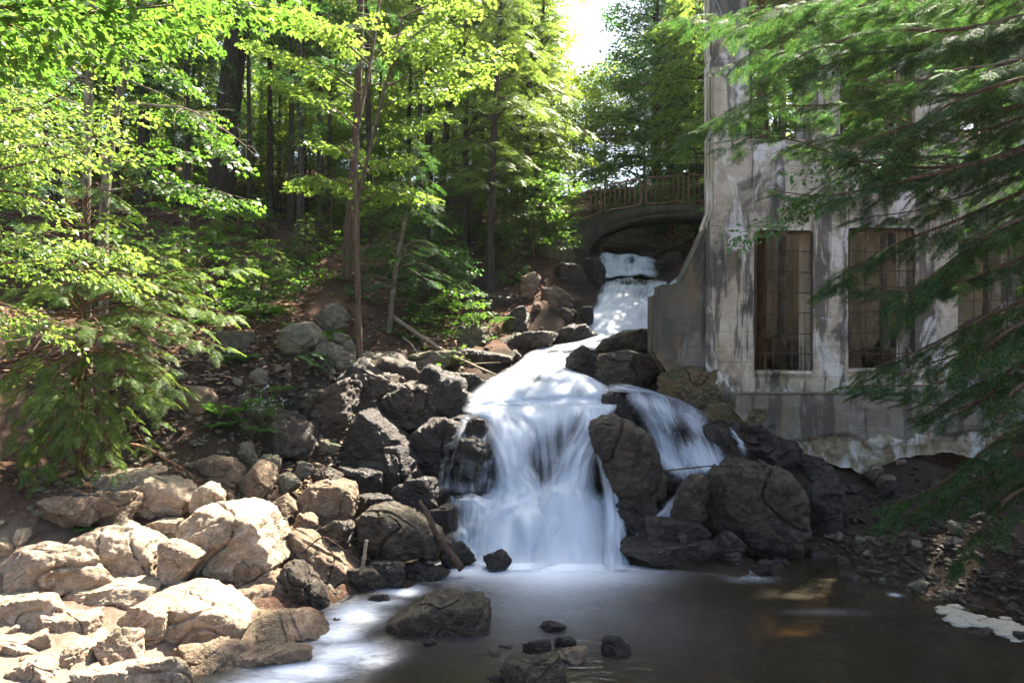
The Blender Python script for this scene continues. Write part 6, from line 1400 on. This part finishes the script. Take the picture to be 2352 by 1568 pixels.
def stick(name, pts, r0, r1, mat, label, cat, twigs=0, seed=0, wob=.02):
    r = np.random.RandomState(seed); pts = PP(*pts); L = smooth_line(pts, 22); L = L + wob * np.column_stack([noise3(L * 2 + 5), noise3(L * 2 + 9), noise3(L * 2 + 1)])
    base = L[0].copy(); root = thing(name, tuple(base), label, cat); m = Mesh(); m.tube(L, np.linspace(r0, r1, 22) * (1 + .1 * r.normal(size=22)), 9); V, F = m.get(); part("stem", V, F, M[mat], root)
    for k in range(twigs):
        j = r.randint(6, 20); d = r.normal(size=3) * .6 + (L[j] - L[j - 1]) / np.linalg.norm(L[j] - L[j - 1]); d /= np.linalg.norm(d); l = r.uniform(.2, .7) * max(.4, np.linalg.norm(L[-1] - L[0]) * .35)
        m = Mesh(); m.tube(smooth_line([L[j], L[j] + d * l * .5 + r.normal(size=3) * .03, L[j] + d * l], 6), np.linspace(r1 * .9, .003, 6), 5); V, F = m.get(); part("twig", V, F, M[mat], root)
    return root
stick("dead_log", [(962, 1150, 10.4), (985, 1185, 10.3), (1010, 1240, 10.2), (1062, 1306, 10.15)], .035, .06, 'wood_wet', "dark dead log leaning from the wet rocks down to the foam", "log", 2, 1)
stick("driftwood_stick", [(842, 1240, 9.55), (836, 1280, 9.5), (828, 1320, 9.5)], .025, .03, 'wood_dry', "short brown stick standing against the bedrock slope", "stick", 0, 2)
stick("fallen_branch", [(905, 730, 16.4), (950, 760, 16), (1010, 800, 15.5), (1080, 835, 14.9), (1142, 862, 14.4)], .06, .02, 'wood_dry', "pale fallen branch slanting down the ledges toward the fall's crest", "branch", 5, 3)
stick("fallen_branch", [(925, 775, 15.9), (945, 790, 15.6), (960, 815, 15.3)], .03, .012, 'wood_dry', "short pale branch stub left of the long fallen branch", "branch", 1, 4)
stick("tree_root", [(300, 1020, 10.8), (350, 1035, 10.6), (390, 1060, 10.5), (450, 1095, 10.5)], .035, .012, 'bark_red', "bare root snaking over the earth under the lower left hemlock", "root", 5, 5)
stick("dead_branch", [(690, 1270, 9.2), (735, 1235, 9.3), (770, 1250, 9.3), (820, 1290, 9.2)], .012, .006, 'wood_wet', "thin bent twig lying on the bedrock slope", "twig", 2, 6)
stick("driftwood_stick", [(1150, 1535, 7.25), (1195, 1520, 7.2), (1240, 1505, 7.25), (1290, 1485, 7.4)], .012, .006, 'wood_wet', "forked stick caught on the grey block in the shallows", "stick", 3, 7)
stick("driftwood_stick", [(1300, 1533, 7.3), (1345, 1533, 7.3), (1388, 1531, 7.3)], .010, .006, 'wood_dry', "straight thin stick pointing right from the grey block in the shallows", "stick", 0, 8)
stick("driftwood_stick", [(1520, 1083, 12), (1580, 1074, 11.9), (1640, 1070, 11.8)], .016, .01, 'wood_wet', "dark stick jammed across the foot of the side fall", "stick", 3, 9)
stick("driftwood_stick", [(1520, 1100, 11.9), (1560, 1104, 11.8), (1600, 1098, 11.8)], .012, .008, 'wood_wet', "lower dark stick jammed below the side fall", "stick", 2, 10)
stick("driftwood_stick", [(1670, 1010, 13), (1690, 1035, 12.8), (1715, 1058, 12.6)], .014, .008, 'wood_wet', "thin stick leaning beside the small trickle under the footing", "stick", 0, 11)
stick("dead_branch", [(300, 240, 10.6), (420, 245, 10.2), (500, 290, 10.2), (600, 370, 10.3)], .02, .004, 'wood_dry', "bare twiggy dead branch arching across the big pine's trunk", "branch", 14, 12, .05)
stick("dead_branch", [(-30, 790, 8.6), (60, 775, 8.5), (120, 760, 8.4), (190, 735, 8.4)], .01, .003, 'wood_dry', "bare pale twigs in front of the lower left hemlock", "branch", 12, 13, .05)
# leaf litter and ground cover on the slopes: nobody could count them
r = np.random.RandomState(12); N = 26000
Y = 11.5 + 20 * r.rand(N) ** 1.3; dx = r.uniform(-60, 1330, N); X = (dx - 1176) / FPX * Y; keep = (X < np.interp(Y, [11, 16, 20, 26, 32], [-3.0, -.6, .6, 2.2, 3])); X, Y = X[keep], Y[keep]
keep = fbm(np.column_stack([X * .5, Y * .5, 0 * X]), 3) > -.25; X, Y = X[keep], Y[keep]
Z = height(np.column_stack([X, Y])) + .012; n = len(X); a = r.uniform(0, 6.28, n); s = r.uniform(.035, .09, n)
d = np.column_stack([np.cos(a), np.sin(a), r.uniform(-.3, .5, n)]); e = np.column_stack([-np.sin(a), np.cos(a), r.uniform(-.4, .4, n)]); c = np.column_stack([X, Y, Z])
V = np.stack([c - d * s[:, None], c + e * s[:, None] * .6, c + d * s[:, None], c - e * s[:, None] * .6], 1).reshape(-1, 3)
tag(mesh_obj("leaf_litter", V, np.arange(4 * n).reshape(-1, 4), M['litter'], smooth=False), "brown leaf litter on the wooded slope", "leaves", kind="stuff")
pos = []; fw = []; sc = []
N = 5200; Y = 15 + 22 * r.rand(N) ** 1.1; dx = r.uniform(-80, 1340, N); X = (dx - 1176) / FPX * Y
k = (fbm(np.column_stack([X * .45 + 9, Y * .45, 0 * X]), 3) > .12) & (X < np.interp(Y, [15, 20, 26, 36], [-1.2, .5, 2.0, 4])); X, Y = X[k], Y[k]
Z = height(np.column_stack([X, Y])); pos = np.column_stack([X, Y, Z + r.uniform(.05, .5, len(X))]); a = r.uniform(0, 6.28, len(X))
V, Q = bake('leaf_far', pos, np.column_stack([np.cos(a), np.sin(a), r.uniform(-.2, .4, len(X))]), r.uniform(.3, .5, len(X)), r, .4)
tag(mesh_obj("undergrowth", V, Q, M['leaf_maple'], smooth=False), "low green undergrowth on the wooded slope", "undergrowth", kind="stuff")

# ------------------------------------------------------------------ faint damp air
def build_haze():
    x0, x1, y0, y1, z0, z1 = -745, 745, -16, 335, -6, 75
    m = Mesh().box((x0, y0, z0), (x1, y1, z1))
    mt = bpy.data.materials.new("damp_air"); mt.use_nodes = True; t = mt.node_tree
    for n in list(t.nodes):
        if n.type == 'BSDF_PRINCIPLED': t.nodes.remove(n)
    v = t.nodes.new("ShaderNodeVolumePrincipled"); v.inputs["Color"].default_value = (0.93, 0.96, 1, 1); v.inputs["Density"].default_value = HAZE; v.inputs["Anisotropy"].default_value = 0.6
    t.links.new(v.outputs[0], t.nodes["Material Output"].inputs["Volume"])
    o = m.obj("haze", mt, smooth=False); tag(o, kind="stuff")
HAZE = 0.0002
build_haze()
